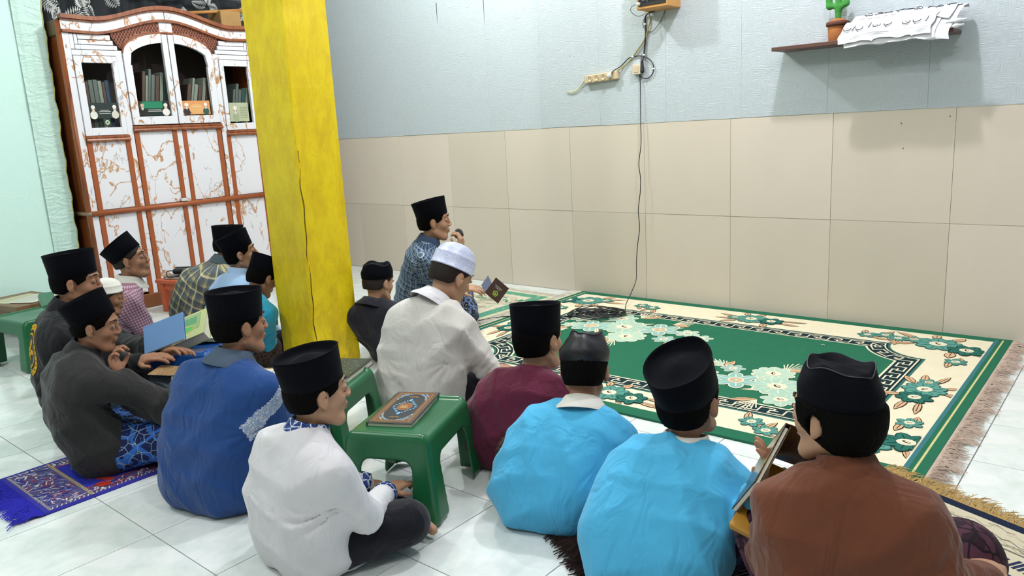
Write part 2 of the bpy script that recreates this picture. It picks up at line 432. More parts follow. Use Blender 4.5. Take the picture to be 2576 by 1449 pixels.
# --- yellow pillar
t = NT('yellow_paint', .42, .45); co = t.coord('Object'); n = t.noise(t.coord('Object', (1, 1, .5)), 14, 6, .7, .2); n2 = t.noise(co, 60, 4, .6)
c1 = t.ramp(n, [(.25, 'ccac08'), (.45, 'dcbd06'), (.6, 'e6cc06'), (.8, 'e0be0a')])
sep = t.new('ShaderNodeSeparateXYZ'); t.link(co, sep.inputs[0])
low = t.math('MULTIPLY', t.ramp(sep.outputs[2], [(.0, 1.0), (.95, 0.0)]), t.ramp(t.noise(t.coord('Object', (1, 1, .5)), 15, 6, .7, 1), [(.42, 0.0), (.66, 1.0)]))
c2 = t.mix(t.math('MULTIPLY', low, .55), c1, '9a7d1e')
vo = t.new('ShaderNodeTexVoronoi', feature='DISTANCE_TO_EDGE'); vo.inputs['Scale'].default_value = 3.1
dn = t.new('ShaderNodeTexNoise'); dn.inputs['Scale'].default_value = 5; t.link(co, dn.inputs['Vector'])
va = t.new('ShaderNodeVectorMath', operation='MULTIPLY_ADD'); t.link(dn.outputs['Color'], va.inputs[0]); va.inputs[1].default_value = (.25, .25, .25); t.link(co, va.inputs[2]); t.link(va.outputs[0], vo.inputs['Vector'])
crk = t.math('LESS_THAN', vo.outputs['Distance'], .0028); msk = t.math('GREATER_THAN', t.noise(co, 2.3, 2), .57); crk = t.math('MULTIPLY', crk, msk)
t.col(t.mix(t.math('MULTIPLY', crk, .55), c2, '6b5608')); t.bump(t.math('SUBTRACT', t.math('ADD', n, t.math('MULTIPLY', n2, .3)), crk), .3, .006); M_yel = t.m
cx, cy, cw = 2.45, -2.31, .279
NZ = 40; V = []; 
for j in range(NZ+1):
    z = WALL_H*j/NZ; k = min(1, z/1.9); sh = .03*k
    wob = .0025*math.sin(z*13)+.0015*math.sin(z*41)
    A = (cx+sh*.76+wob, cy+sh*.65); b = .007
    for q in ((A[0]-b, A[1]-wob), (A[0], A[1]+b), (cx, cy+cw), (cx-cw, cy+cw), (cx-cw+.004*math.sin(z*9), cy)): V.append((*q, z))
F_ = [(j*5+i, j*5+(i+1) % 5, (j+1)*5+(i+1) % 5, (j+1)*5+i) for j in range(NZ) for i in range(5)]+[tuple(range(5))[::-1], tuple(range(NZ*5, NZ*5+5))]
pil = tag(mesh('pillar', V, F_, M_yel), 'yellow painted square pillar with cracked peeling paint standing among the boys', 'pillar')
# long crack beside the edge and a chipped patch at its foot
cr = [(cx+.0015, cy+.012+.004*math.sin(z*17)+.003*math.sin(z*37)+.004*(z < .3), z) for z in np.linspace(.16, 1.15, 50)]
m2 = MB(); m2.tube([(x+.03*.76*min(1, z/1.9)-.001, y+.03*.65*min(1, z/1.9), z) for x, y, z in cr], .0022, 5); m2.build('crack', plain('crack_dark', '4d3d08', .9), pil)
m2 = MB(); P_ = [(.010, .20), (.028, .19), (.032, .15), (.020, .12), (.024, .09), (.012, .07), (.006, .12)]
m2.prism([(cy+a, z) for a, z in P_], cx-.003, cx+.0042, 0); m2.build('paint_chip', plain('chipped_plaster', 'a78d3a', .9, bump=.6, bs=90), pil)

# ================================================================ THE CABINET (front at X=-.25)
t = NT('veined_marble_laminate', .22, .5); co = t.coord('Object', (1, 1, 1))
def veins(t, sc, rot, off, wd, dist=.45):
    cc = t.coord('Object', (1, 1.0, .62), rot, off); w_ = t.new('ShaderNodeTexNoise'); w_.inputs['Scale'].default_value = sc; w_.inputs['Detail'].default_value = 5.5
    w_.inputs['Distortion'].default_value = dist; w_.inputs['Roughness'].default_value = .5; t.link(cc, w_.inputs['Vector'])
    d = t.math('ABSOLUTE', t.math('SUBTRACT', w_.outputs['Fac'], .5)); return t.math('SUBTRACT', 1, t.math('DIVIDE', d, wd, clamp=True), clamp=True)
m1 = t.math('GREATER_THAN', t.noise(co, 3, 2), .38); v1 = t.math('MULTIPLY', veins(t, 3.1, (.6, 0, 0), (3, 1, 2), .011), m1)
v2 = t.math('MULTIPLY', veins(t, 4.6, (-.7, 0, 0), (7, 4, 1), .0075), t.math('GREATER_THAN', t.noise(co, 4, 2), .5))
v3 = t.math('MULTIPLY', veins(t, 2.0, (.5, 0, 0), (9, 1, 4), .018), t.math('GREATER_THAN', t.noise(co, 7, 2), .6))
c = t.mix(v2, 'dddbe1', 'a3a1a0'); c = t.mix(v1, c, 'b0732c'); v4 = t.math('MULTIPLY', veins(t, 4.4, (-.4, 0, 0), (1, 8, 6), .010), t.math('GREATER_THAN', t.noise(co, 4, 2), .52)); c = t.mix(v3, c, 'a8742c'); c = t.mix(v4, c, 'b8854a'); t.col(c); M_mar = t.m
t = NT('brown_cabinet_wood', .35, .5); co = t.coord('Object', (1, 1, .12)); n = t.noise(co, 30, 5, .6, .5)
t.col(t.ramp(n, [(.3, '6a3416'), (.5, '8a4a26'), (.7, '9c5a32')])); M_brn = t.m
M_red = plain('red_brown_strip', '9a5028', .35, var=.12)
M_groove = plain('groove_dark', '4a2018', .6)
X0 = -.25; YL, YR = -2.22, -.74; YM = -1.48
cab = empty('display_cabinet', (X0, YM, 0), label='tall white marble patterned cabinet with brown trim and arched glass doors', cat='cabinet')
off = (X0, YM, 0)
def top_z(y, base, peak):   # swan-neck top line
    a = abs(y-YM)/.74
    if a > .72: return base+.008*(a-.72)/.28
    return base+(peak-base)*(.5+.5*math.cos(PI*a/.72))**.9
def band(f0, f1, x0, x1, ya=YL, yb=YR, n=40):
    ys = np.linspace(ya, yb, n); m = MB()
    for a, b in zip(ys[:-1], ys[1:]):
        m.prism([(a, f0(a)), (b, f0(b)), (b, f1(b)), (a, f1(a))], x0, x1, 0)
    return m
zt = lambda y: top_z(y, 2.095, 2.205); zm = lambda y: top_z(y, 2.01, 2.125)
for a_, b_ in ((YL, YL+.02), (YR-.02, YR)):
    m2 = MB(); m2.box((-.72, a_, 0), (X0-.02, b_, 2.1)); m2.build('side_panel', M_brn, cab, off=off)
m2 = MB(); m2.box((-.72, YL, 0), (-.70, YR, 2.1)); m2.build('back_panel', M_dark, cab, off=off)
# rounded front corner post on the left, brown
for a_ in (YL+.004, YR-.004):
    m2 = MB(); m2.tube([(X0-.03, a_, 0), (X0-.03, a_, 2.09)], .03, 12); m2.build('corner_post', M_brn, cab, True, off)
m2 = MB(); m2.box((-.72, YL-.015, 2.0), (X0-.01, YL+.01, 2.1), .004); m2.build('cornice_return', plain('weathered_cornice', '6d5a42', .6, var=.2), cab, off=off)
band(lambda y: zm(y)+.012, lambda y: zt(y), X0-.03, X0+.006).build('top_panel', M_mar, cab, off=off)
band(lambda y: zt(y), lambda y: zt(y)+.028, X0-.03, X0+.034).build('top_molding', M_brn, cab, off=off)
band(lambda y: zt(y)-.012, lambda y: zt(y), X0-.03, X0+.018).build('top_molding_bead', M_brn, cab, off=off)
band(lambda y: zm(y)-.006, lambda y: zm(y)+.012, X0-.03, X0+.022).build('lower_molding', M_brn, cab, off=off)
m2 = MB(); m2.box((X0, YM-.002, 2.14), (X0+.008, YM+.002, 2.21)); m2.build('groove', M_groove, cab, off=off)
# roof so it closes
m2 = MB(); m2.box((-.72, YL, 2.085), (X0-.03, YR, 2.1)); m2.build('roof_panel', M_dark, cab, off=off)
# white frame field behind everything: stiles and head, built around the glass openings
GL = dict(l=(-2.125, -1.915, 1.36, 1.81), r=(-1.045, -.835, 1.36, 1.81))
arch_o = lambda y: 1.88+.155*math.sqrt(max(0, 1-((y-YM)/.345)**2))
arch_g = lambda y: 1.80+.17*math.sqrt(max(0, 1-((y-YM)/.335)**2))
def frame_rect(y0, y1, z0, z1, gy0, gy1, gz0, gz1, x0, x1):
    m = MB(); m.box((x0, y0, z0), (x1, gy0, z1), .002); m.box((x0, gy1, z0), (x1, y1, z1), .002); m.box((x0, gy0, z0), (x1, gy1, gz0), .002); m.box((x0, gy0, gz1), (x1, gy1, z1), .002); return m
m2 = MB()
m2.box((X0-.02, YL, .1), (X0, YL+.045, 2.01), .002); m2.box((X0-.02, YR-.045, .1), (X0, YR, 2.01), .002)
for s in (-1, 1):
    m2.box((X0-.02, YM+s*.375-.022, .1), (X0, YM+s*.375+.022, 1.9), .002)
m2.box((X0-.02, YM-.03, .1), (X0, YM+.03, 1.36), .002)
m2.build('face_frame', M_mar, cab, off=off)
# grooved corner panels above the side doors
for s in (-1, 1):
    y_a, y_b = (YL+.045, YM-.36) if s < 0 else (YM+.36, YR-.045)
    rows = ((1.862, 1.898), (1.902, 1.932), (1.936, 1.966), (1.970, 2.004))
    for q, (za, zb) in enumerate(rows):
        if s < 0: ya, yb = y_a+(0, .03, .055, .055)[q], y_b+(-.0, -.02, -.045, -.06)[q]
        else: ya, yb = y_a+(0, .02, .045, .06)[q], y_b-(0, .03, .055, .055)[q]
        m2 = MB(); m2.box((X0-.018, ya, za), (X0+.001, yb, zb), .0015); m2.build('corner_slat', M_mar, cab, off=off)
    m2 = MB()
    if s < 0: m2.box((X0-.018, y_a, 1.902), (X0+.001, y_a+.026, 2.004), .0015); m2.box((X0-.018, y_a+.030, 1.936), (X0+.001, y_a+.051, 2.004), .0015)
    else: m2.box((X0-.018, y_b-.026, 1.902), (X0+.001, y_b, 2.004), .0015); m2.box((X0-.018, y_b-.051, 1.936), (X0+.001, y_b-.03, 2.004), .0015)
    m2.build('corner_slat', M_mar, cab, off=off)
for a_, b_, c_ in ((YL+.03, YM-.352, 1.85), (YM+.352, YR-.03, 1.85), (YM-.352, YM+.352, 2.035)):
    m2 = MB(); m2.box((X0-.03, a_, c_), (X0-.019, b_, 2.06)); m2.build('backing_board', M_groove, cab, off=off)
# carved lattice on both sides of the keystone
M_lat = plain('carved_lattice_brown', '8d5440', .5, bump=.2); M_hole = plain('lattice_hollow', '3c1d14', .8)
for s in (-1, 1):
    m2 = MB(); n = 22; ys = np.linspace(.052, .41, n)
    for a, b in zip(ys[:-1], ys[1:]):
        lo_ = lambda y: max(arch_o(YM+s*min(y, .344))+.012, 1.90+.27*max(0, y-.344)) if y < .344 else 1.892+1.6*(y-.344)
        hi_ = lambda y: min(zm(YM+s*y)-.006, 2.13)
        if hi_(b) <= lo_(b): continue
        P_ = [(YM+s*a, lo_(a)), (YM+s*b, lo_(b)), (YM+s*b, hi_(b)), (YM+s*a, hi_(a))]
        m2.prism(P_ if s > 0 else P_[::-1], X0-.014, X0-.002, 0)
    lt = m2.build('lattice_panel', M_lat, cab, off=off)
    m3 = MB(); m4 = MB()
    for i in range(17):
        for j in range(14):
            y = .062+i*.0225+(j % 2)*.01125; z = 1.885+j*.0185
            if y > .405: continue
            if z < lo_(y)+.008 or z > hi_(y)-.007: continue
            Yc = YM+s*y; r = .0075
            m3.prism([(Yc-r, z), (Yc, z-r), (Yc+r, z), (Yc, z+r)], X0-.0025, X0-.0008, 0)
            m4.add([(X0-.002, Yc-.011, z+.0092), (X0-.002, Yc, z+.0015), (X0-.002, Yc+.011, z+.0092), (X0-.002, Yc, z+.017), (X0+.006, Yc, z+.0092)], [(0, 1, 4), (1, 2, 4), (2, 3, 4), (3, 0, 4)])
    o = m3.build('lattice_hole', M_hole, lt, off=(0, 0, 0)); o.location = (-off[0], -off[1], 0); o['kind'] = 'stuff'
    o = m4.build('lattice_stud', M_lat, lt, off=(0, 0, 0)); o.location = (-off[0], -off[1], 0); o['kind'] = 'stuff'
m2 = MB(); m2.box((X0-.015, YM-.05, 2.035), (X0+.004, YM+.05, 2.122), .002); m2.build('keystone_panel', M_mar, cab, off=off)
# rope molding over the arch
P_ = [(X0, YM+q, arch_o(YM+q)+.006) for q in .345*np.sin(np.linspace(-PI/2, PI/2, 40))]
m2 = MB(); m2.tube(P_, [.0085+.0015*(k % 2) for k in range(40)], 8); m2.build('rope_molding', M_brn, cab, True, off)
# things in the dark behind the glass
t = NT('dark_glass', .06, .5); t.col('0e1416'); t.b.inputs['Alpha'].default_value = .5; M_glass = t.m
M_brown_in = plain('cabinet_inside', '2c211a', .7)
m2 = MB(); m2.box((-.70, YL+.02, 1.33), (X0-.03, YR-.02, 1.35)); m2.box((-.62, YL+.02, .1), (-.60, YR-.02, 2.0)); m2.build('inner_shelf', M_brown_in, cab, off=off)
def door_rect(g, y0, y1, z0, z1, nm='door'):
    gy0, gy1, gz0, gz1 = g; m = frame_rect(y0, y1, z0, z1, gy0, gy1, gz0, gz1, X0-.018, X0+.010); d = m.build(nm, M_mar, cab, off=off)
    m = frame_rect(gy0, gy1, gz0, gz1, gy0+.007, gy1-.009, gz0+.006, gz1-.006, X0-.012, X0+.0115)
    o = m.build('glass_bead', M_red, d)
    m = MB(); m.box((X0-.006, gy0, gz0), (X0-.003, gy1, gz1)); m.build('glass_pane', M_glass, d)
    return d
door_rect(GL['l'], YL+.048, YM-.40, 1.305, 1.858); door_rect(GL['r'], YM+.40, YR-.048, 1.305, 1.858)
for s in (-1, 1):      # the two arched middle doors
    ya, yb = YM+s*.004, YM+s*.348; ga, gb = YM+s*.045, YM+s*.295
    m = MB(); n = 24; ys = np.linspace(0, 1, n)
    Z0, GZ0 = 1.37, 1.43
    m.box((X0-.018, min(ya, yb), Z0), (X0+.010, max(ya, yb), GZ0), .002)
    m.box((X0-.018, min(ya, ga), GZ0), (X0+.010, max(ya, ga), arch_o(ga)-.004)); m.box((X0-.018, min(gb, yb), GZ0), (X0+.010, max(gb, yb), 1.7999))
    for a, b in zip(ys[:-1], ys[1:]):
        A, B = ya+(yb-ya)*a, ya+(yb-ya)*b
        if abs(A-YM) >= .044:
            lz = lambda y: arch_g(y) if abs(y-YM) < .296 else 1.80
            P_ = [(A, lz(A)), (B, lz(B)), (B, max(1.80, arch_o(B))), (A, max(1.80, arch_o(A)))]
            m.prism(P_ if s > 0 else P_[::-1], X0-.018, X0+.010, 0)
    d = m.build('door', M_mar, cab, off=off)
    gp = [(ga, GZ0), (gb, GZ0)]+[(q, arch_g(q)) for q in np.linspace(gb, ga, 16)]
    m = MB(); m.prism(gp if s > 0 else gp[::-1], X0-.006, X0-.003, 0); m.build('glass_pane', M_glass, d)
    m = MB(); m.tube([(X0+.008, y, z) for y, z in gp+gp[:1]], .0045, 6, False); m.build('glass_bead', M_red, d)
# ledges below the doors
for y0, y1, z in ((YL+.045, YM-.39, 1.285), (YM-.355, YM+.355, 1.345), (YM+.39, YR-.045, 1.285)):
    m2 = MB(); m2.box((X0-.01, y0, z), (X0+.020, y1, z+.018), .003); m2.tube([(X0+.016, y0, z-.012), (X0+.016, y1, z-.012)], .013, 8); m2.build('ledge_molding', M_brn, cab, off=off)
# lower panels with their red strips and upright posts
def lower(y0, y1, z1):
    for za, zb in ((.12, .735), (.775, z1)):
        m = MB(); m.box((X0-.02, y0, za), (X0-.004, y1, zb), .002); m.build('lower_panel', M_mar, cab, off=off)
def strip(y, z1, wd=.036):
    m = MB(); m.box((X0-.01, y-wd/2, .09), (X0+.006, y+wd/2, z1), .003); m.build('red_strip', M_red, cab, off=off)
lower(YL+.06, YM-.36, 1.262); lower(YM-.34, YM-.03, 1.32); lower(YM+.03, YM+.34, 1.32); lower(YM+.36, YR-.06, 1.262)
for y, z in ((-2.155, 1.262), (-1.885, 1.262), (-1.812, 1.32), (-1.522, 1.32), (-1.445, 1.32), (-1.155, 1.32), (-1.075, 1.262), (-.80, 1.262)): strip(y, z)
m2 = MB(); m2.tube([(X0+.012, YL+.0, .755), (X0+.012, YR, .755)], .020, 10); m2.build('rail', M_red, cab, True, off)
m2 = MB(); m2.tube([(-.60, YL-.016, .755), (X0-.02, YL-.016, .755), (X0+.012, YL+.004, .755)], .015, 8); m2.build('rail_return', plain('worn_rail', '8f775c', .5, var=.2), cab, True, off)
m2 = MB(); m2.box((X0-.02, YL, .0), (X0+.012, YR, .105), .004); m2.build('base_board', plain('base_board_wood', '7d4a2c', .4, var=.15), cab, off=off)
# papers and books seen through the panes
def flat_card(name, label, cat, y0, z0, w_, h_, base, figs, x=X0-.009, tilt=0):
    p_ = Paint(.0003); p_.rect(0, 0, w_, h_, base, 0)
    for f in figs:
        if f[0] == 'e': p_.ell(f[1]*w_, f[2]*h_, f[3]*w_, f[4]*h_, f[5], f[6] if len(f) > 6 else 1)
        elif f[0] == 'r': p_.rect(f[1]*w_, f[2]*h_, f[3]*w_, f[4]*h_, f[5], f[6] if len(f) > 6 else 1)
    V_ = p_.V; m = mesh(name, frame_xf((x-.002, y0, z0), (0, 1, 0), (0, 0, 1), (1, 0, 0))(np.array(V_)), p_.F, M_card, cols=p_.c)
    mbk = MB(); mbk.box((x-.004, y0, z0), (x-.0022, y0+w_, z0+h_)); bk = mbk.build('card_back', M_cardback, m)
    return tag(m, label, cat)
M_card = attr_mat('printed_card', .35, .4, .02); M_cardback = plain('card_backing', 'b9b4a8', .7)
XC = X0+.004
def person_fig(cx, s=1, robe='d8d4cc', skin='a9826c', cap='dedad2'):
    return [('e', cx, .22, .13*s, .26, robe, 1), ('e', cx, .6, .06*s, .17, skin, 2), ('e', cx, .72, .07*s, .13, cap, 3), ('e', cx, .48, .04*s, .1, 'cfc8c0', 3)]
txt = lambda z, a, b: [('r', a, z, b, z+.03, 'dcd8d0', 3)]
flat_card('leaflet', 'dark leaflet with two turbaned men behind the left cabinet pane', 'leaflet', -2.118, 1.425, .2, .11, '24302e', person_fig(.12)+person_fig(.86, 1, 'c9c2b8')+txt(.42, .3, .72)+txt(.3, .3, .7)+txt(.5, .36, .66), XC)
flat_card('sticker', 'small green and white sticker low in the left cabinet pane', 'sticker', -2.035, 1.37, .05, .052, '2e4030', [('e', .5, .5, .3, .32, 'cfd6c8', 1), ('e', .5, .5, .17, .18, '4e7a3c', 2)], XC)
flat_card('leaflet', 'green leaflet with two men behind the middle left pane', 'leaflet', -1.765, 1.437, .222, .105, '1c2a24', [('r', .12, .5, .8, .98, '1f7a58', 1)]+person_fig(.1, .9, '26211f', 'a9826c', 'c8a48c')+person_fig(.9, 1, 'e2dcd8', 'b08a74')+txt(.38, .28, .74)+txt(.28, .28, .78), XC)
flat_card('leaflet', 'orange leaflet with two white haired men behind the middle right pane', 'leaflet', -1.43, 1.437, .225, .105, 'd3915a', [('e', .5, .4, .28, .4, 'd9a468', 1)]+person_fig(.14, 1.1, '3a2c34')+person_fig(.84, .9, '34554a')+txt(.55, .36, .66), XC)
flat_card('leaflet', 'pale leaflet with a seated figure behind the right cabinet pane', 'leaflet', -1.038, 1.372, .17, .15, 'aeb294', person_fig(.3, 1.4, '9aa284')+[('r', .55, .2+.09*q, .95, .225+.09*q, '7d8268', 1) for q in range(7)], XC)
# books standing in the cabinet
M_bk = [plain('old_book_'+n, c, .6, var=.25) for n, c in (('grey', '56605a'), ('green', '2c4a44'), ('brown', '4c3a30'), ('blue', '2c4258'), ('pale', '7c8478'))]
def book_row(y0, y1, z, hmin, hmax, lean, grp, lab):
    y = y0; k = 0
    while y < y1:
        th = rng.uniform(.018, .034); h = rng.uniform(hmin, hmax)
        m = MB(); m.box((-.16, 0, 0), (0, th*.92, h), .002); o = m.build('book', M_bk[int(rng.integers(0, 5))]); o.location = (X0-.06, y, z); o.rotation_euler = (lean, 0, 0)
        tag(o, lab, 'book', grp); mm = MB(); mm.box((-.155, .003, h-.004), (-.004, th*.92-.003, h+.0005)); mm.build('page_block', M_cardback, o); y += th*(1.02 if not lean else 1.12); k += 1
book_row(-2.13, -1.93, 1.351, .33, .36, 0, 'upright books behind the left pane', 'dull upright book behind the left cabinet pane')
book_row(-1.74, -1.56, 1.351, .36, .44, -.16, 'leaning books behind the middle left pane', 'dull tall book leaning behind the middle left cabinet pane')
book_row(-1.40, -1.24, 1.351, .32, .40, -.22, 'leaning books behind the middle right pane', 'dark tall book leaning behind the middle right cabinet pane')
book_row(-1.0, -.86, 1.351, .26, .34, -.2, 'leaning books behind the right pane', 'greyish book leaning behind the right cabinet pane')
# clip on the rail
m2 = MB(); m2.box((X0+.0, -1.555, .776), (X0+.028, -1.505, .80), .003); tag(m2.build('clip_box', plain('pale_plastic', 'c9cdd2', .4)), 'small pale plastic box lying on the cabinet rail', 'box')

# --- dark leaf-print curtain above, with rod and bamboo stick
M_leafc = attr_mat('curtain_print', .8, .2, .1)
def cur_x(y, z): return -.66+.030*math.sin(y*26)+.012*math.sin(y*61+1)
ys = np.linspace(-2.28, .0, 150); zz = np.linspace(2.0, 2.95, 8)
V = [(cur_x(y, z), y, z) for z in zz for y in ys]; n = len(ys)
F_ = [(j*n+i, j*n+i+1, (j+1)*n+i+1, (j+1)*n+i) for j in range(len(zz)-1) for i in range(n-1)]
cur = tag(mesh('curtain', V, F_, plain('curtain_black', '22252b', .85), None, True), 'black curtain printed with white fern leaves above the cabinet', 'curtain')
p_ = Paint(0)
for q in range(120):
    cy_, cz_ = rng.uniform(-2.26, -.1), rng.uniform(2.08, 2.9); a = rng.uniform(0, 2*PI); L = rng.uniform(.08, .14); nl = 9; colr = random.choice(['c9cbc9', 'b4b6b6', 'd6d8d4'])
    d = np.array([math.cos(a), math.sin(a)]); e = np.array([-d[1], d[0]])
    p_.line([np.array([cy_, cz_])-d*L/2, np.array([cy_, cz_])+d*L/2], .0025, colr, 1)
    for k in range(nl):
        u = -.4+.9*k/(nl-1); ll = L*.36*math.sin(PI*(k+1)/(nl+1))+.008
        for s_ in (-1, 1):
            b0 = np.array([cy_, cz_])+d*L*u; tip = b0+(d*.55+e*s_)*ll; wv = (d*.9-e*s_*.3)*.0055
            p_.poly([b0-wv*.4, (b0+tip)/2-wv, tip, (b0+tip)/2+wv], colr, 1)
Vq = np.array(p_.V); Vq = np.array([(cur_x(v[0], v[1])+.004, v[0], v[1]) for v in Vq]); o = mesh('leaf_print', Vq, p_.F, M_leafc, cur, cols=p_.c); o['kind'] = 'stuff'
m2 = MB(); m2.tube([(-.52, -2.2, 2.43), (-.48, -.3, 2.36)], .014, 10); tag(m2.build('curtain_rod', plain('grey_pipe', '55565c', .4), None, True), 'dark grey pipe running above the cabinet before the curtain', 'rod')
m2 = MB(); m2.tube([(-.38, -1.28, 2.215), (-.36, -.95, 2.25), (-.34, -.72, 2.27)], [.013, .015, .017], 10); o = tag(m2.build('bamboo_stick', plain('bamboo', 'b0783c', .5, var=.2), None, True), 'short bamboo stick lying on top of the cabinet', 'stick')
m2 = MB(); m2.box((-.50, -.98, 2.115), (-.30, -.80, 2.25), .006); tag(m2.build('cardboard_box', plain('cardboard', 'a5804e', .8, var=.2)), 'brown box on top of the cabinet beside the pillar', 'box')
m2 = MB(); P_ = spline([(-.40, -2.95, 2.45), (-.38, -2.75, 2.30), (-.36, -2.58, 2.28), (-.38, -2.45, 2.40), (-.39, -2.42, 2.6)], 8); m2.tube(P_, .006, 6); m2.tube(P_+np.array([.01, .01, .02]), .005, 6); tag(m2.build('hanging_cable', plain('cable_grey', '4b5552', .5), None, True), 'dark cable loop hanging at the top left corner', 'cable')
# ================================================================ FLOOR COVERINGS
def fringe(name, segs, n, L, r, mat, parent, spread=.5, z=.006, tangle=.4, lift=.012):
    """segs: list of (p0, p1, outward) in world xy; many cords lying on the floor"""
    V = []; F_ = []
    for p0, p1, out in segs:
        p0, p1, out = map(lambda q: np.array(q, float), (p0, p1, out)); tg = (p1-p0)/np.linalg.norm(p1-p0)
        for k in range(n):
            u = (k+rng.uniform(0, 1))/n; a = p0+(p1-p0)*u; clump = math.sin(u*37)*.5+math.sin(u*91+1)*.5
            l = L*rng.uniform(.65, 1.15)*(1+.25*clump); sw = spread*(clump+rng.normal(0, tangle)); m = 5; prev = None
            for i in range(m):
                t = i/(m-1); c = a+out*l*t+tg*l*sw*t*t+tg*rng.normal(0, .004)
                zz = z+lift*math.sin(PI*t)*rng.uniform(.1, 1)*(1-t*.4); rr = r*(1-.45*t); i0 = len(V)
                V += [(c[0]-tg[0]*rr, c[1]-tg[1]*rr, max(.0012, zz-.3*rr)), (c[0], c[1], max(.0015, zz)+rr), (c[0]+tg[0]*rr, c[1]+tg[1]*rr, max(.0012, zz-.3*rr))]
                if prev is not None: F_ += [(prev, prev+1, i0+1, i0), (prev+1, prev+2, i0+2, i0+1)]
                prev = i0
    o = mesh(name, V, F_, mat, parent); o['kind'] = 'stuff'; return o
M_rug = attr_mat('wool_pile', .95, .08, .5, 500, .07)
RX0, RW, RH = 2.47, 2.65, 1.88
rug = empty('area_rug', (RX0, -.004, 0), label='large green and cream floral rug with a Greek key border along the wall', cat='rug')
roff = (RX0, -.004, 0)
m2 = MB(); m2.box((RX0, -.004-RH, .0005), (RX0+RW, -.004, .0105), .002); m2.build('pile_base', plain('rug_green', '2b6a50', .95, .08, bump=.5, bs=500, var=.08), rug, off=roff)
P = Paint(.00035)
GR, CRM, TEAL, TEALD, PEACH, DK, NAVY = '2b6a50', 'e6dcc0', '5c9488', '2b6156', 'd2ab86', '33251f', '1d3338'
P.rect(.075, .075, 2.575, RH-.075, CRM, 1)
P.rect(2.575, .03, 2.592, RH-.03, '3f7479', 1); P.rect(2.607, .03, 2.615, RH-.03, 'c9c38a', 1); P.rect(.058, .03, .075, RH-.03, '3f7479', 1); P.rect(.035, .03, .043, RH-.03, 'c9c38a', 1)
KA, KB, KC, KD, KN = .30, .345, 2.355, 1.60, .20
def scoop(d, n=9):
    a, b, c, e = KA+d, KB+d, KC-d, KD-d; R_ = KN+d; out = []
    for (X, Y, s0) in ((KA, KB, 0), (KC, KB, 1), (KC, KD, 2), (KA, KD, 3)):
        th = np.linspace(0, PI/2, n)
        # keep the scoop consistent with the inset sides
        t0 = math.asin(min(1, d/R_)); th = np.linspace(t0, PI/2-t0, n)
        if s0 == 0: q = [(X+R_*math.sin(t), Y+R_*math.cos(t)) for t in th]
        elif s0 == 1: q = [(X-R_*math.cos(t), Y+R_*math.sin(t)) for t in th]
        elif s0 == 2: q = [(X-R_*math.sin(t), Y-R_*math.cos(t)) for t in th]
        else: q = [(X+R_*math.cos(t), Y-R_*math.sin(t)) for t in th]
        out += q
    return out
P.poly(scoop(-.012), '3a6d64', 2); P.poly(scoop(.0), NAVY, 3)
P.line(scoop(.012), .007, CRM, 4, True); P.poly(scoop(.094), CRM, 4); P.poly(scoop(.104), GR, 5)
path = np.array(scoop(.052)); path = np.vstack([path, path[:1]]); sl_ = np.hypot(*np.diff(path, axis=0).T); cum = np.concatenate([[0], np.cumsum(sl_)])
def onpath(s, o_):
    s = s % cum[-1]; i = min(len(sl_)-1, int(np.searchsorted(cum, s, 'right')-1)); d = (path[i+1]-path[i])/(sl_[i]+1e-9); return path[i]+d*(s-cum[i])+np.array([-d[1], d[0]])*o_
nk = 54; st = cum[-1]/nk
for k in range(nk):
    s0 = k*st; q = [(.02, .026), (.02, -.022), (.60, -.022), (.60, .006), (.32, .006)]
    P.line([onpath(s0+a*st, b) for a, b in q], .0075, CRM, 4)
    q = [(1.02, -.022), (1.02, .026), (.46, .026), (.46, .014)]; P.line([onpath(s0+a*st, b) for a, b in q[1:]], .0075, CRM, 4)
_pp = P.poly
def _clamped(pts, color, layer):
    if layer >= 6: pts = [(min(max(a_, .082), 2.568), min(max(b_, .082), RH-.082)) for a_, b_ in pts]
    _pp(pts, color, layer)
P.poly = _clamped
def leaf(x, y, L, w_, a, c1, c2, lay=6):
    P.ell(x+math.cos(a)*L/2, y+math.sin(a)*L/2, L/2+.004, w_/2+.004, c2, lay, a, 10, .75)
    P.ell(x+math.cos(a)*L/2, y+math.sin(a)*L/2, L/2, w_/2, c1, lay+1, a, 10, .75)
    P.line([(x+math.cos(a)*L*.15, y+math.sin(a)*L*.15), (x+math.cos(a)*L*.8, y+math.sin(a)*L*.8)], .003, c2, lay+2)
def flower(x, y, r, lay=9, petals=8, pc=TEAL, oc=TEALD, cc=CRM, rot=0):
    for k in range(petals):
        a = rot+2*PI*k/petals; P.ell(x+math.cos(a)*r*.62, y+math.sin(a)*r*.62, r*.46, r*.34, oc, lay, a, 10)
    for k in range(petals):
        a = rot+2*PI*k/petals; P.ell(x+math.cos(a)*r*.61, y+math.sin(a)*r*.61, r*.40, r*.28, pc, lay+1, a, 10)
        P.line([(x+math.cos(a)*r*.4, y+math.sin(a)*r*.4), (x+math.cos(a)*r*.8, y+math.sin(a)*r*.8)], r*.05, oc, lay+2)
    P.ell(x, y, r*.40, r*.36, CRM, lay+3, rot, 12); P.ell(x, y, r*.32, r*.28, cc, lay+4, rot, 12)
    P.ell(x, y, r*.2, r*.1, DK if cc == CRM else pc, lay+5, rot+.6, 8); P.ell(x+r*.03, y, r*.13, r*.05, CRM, lay+6, rot+.6, 8)
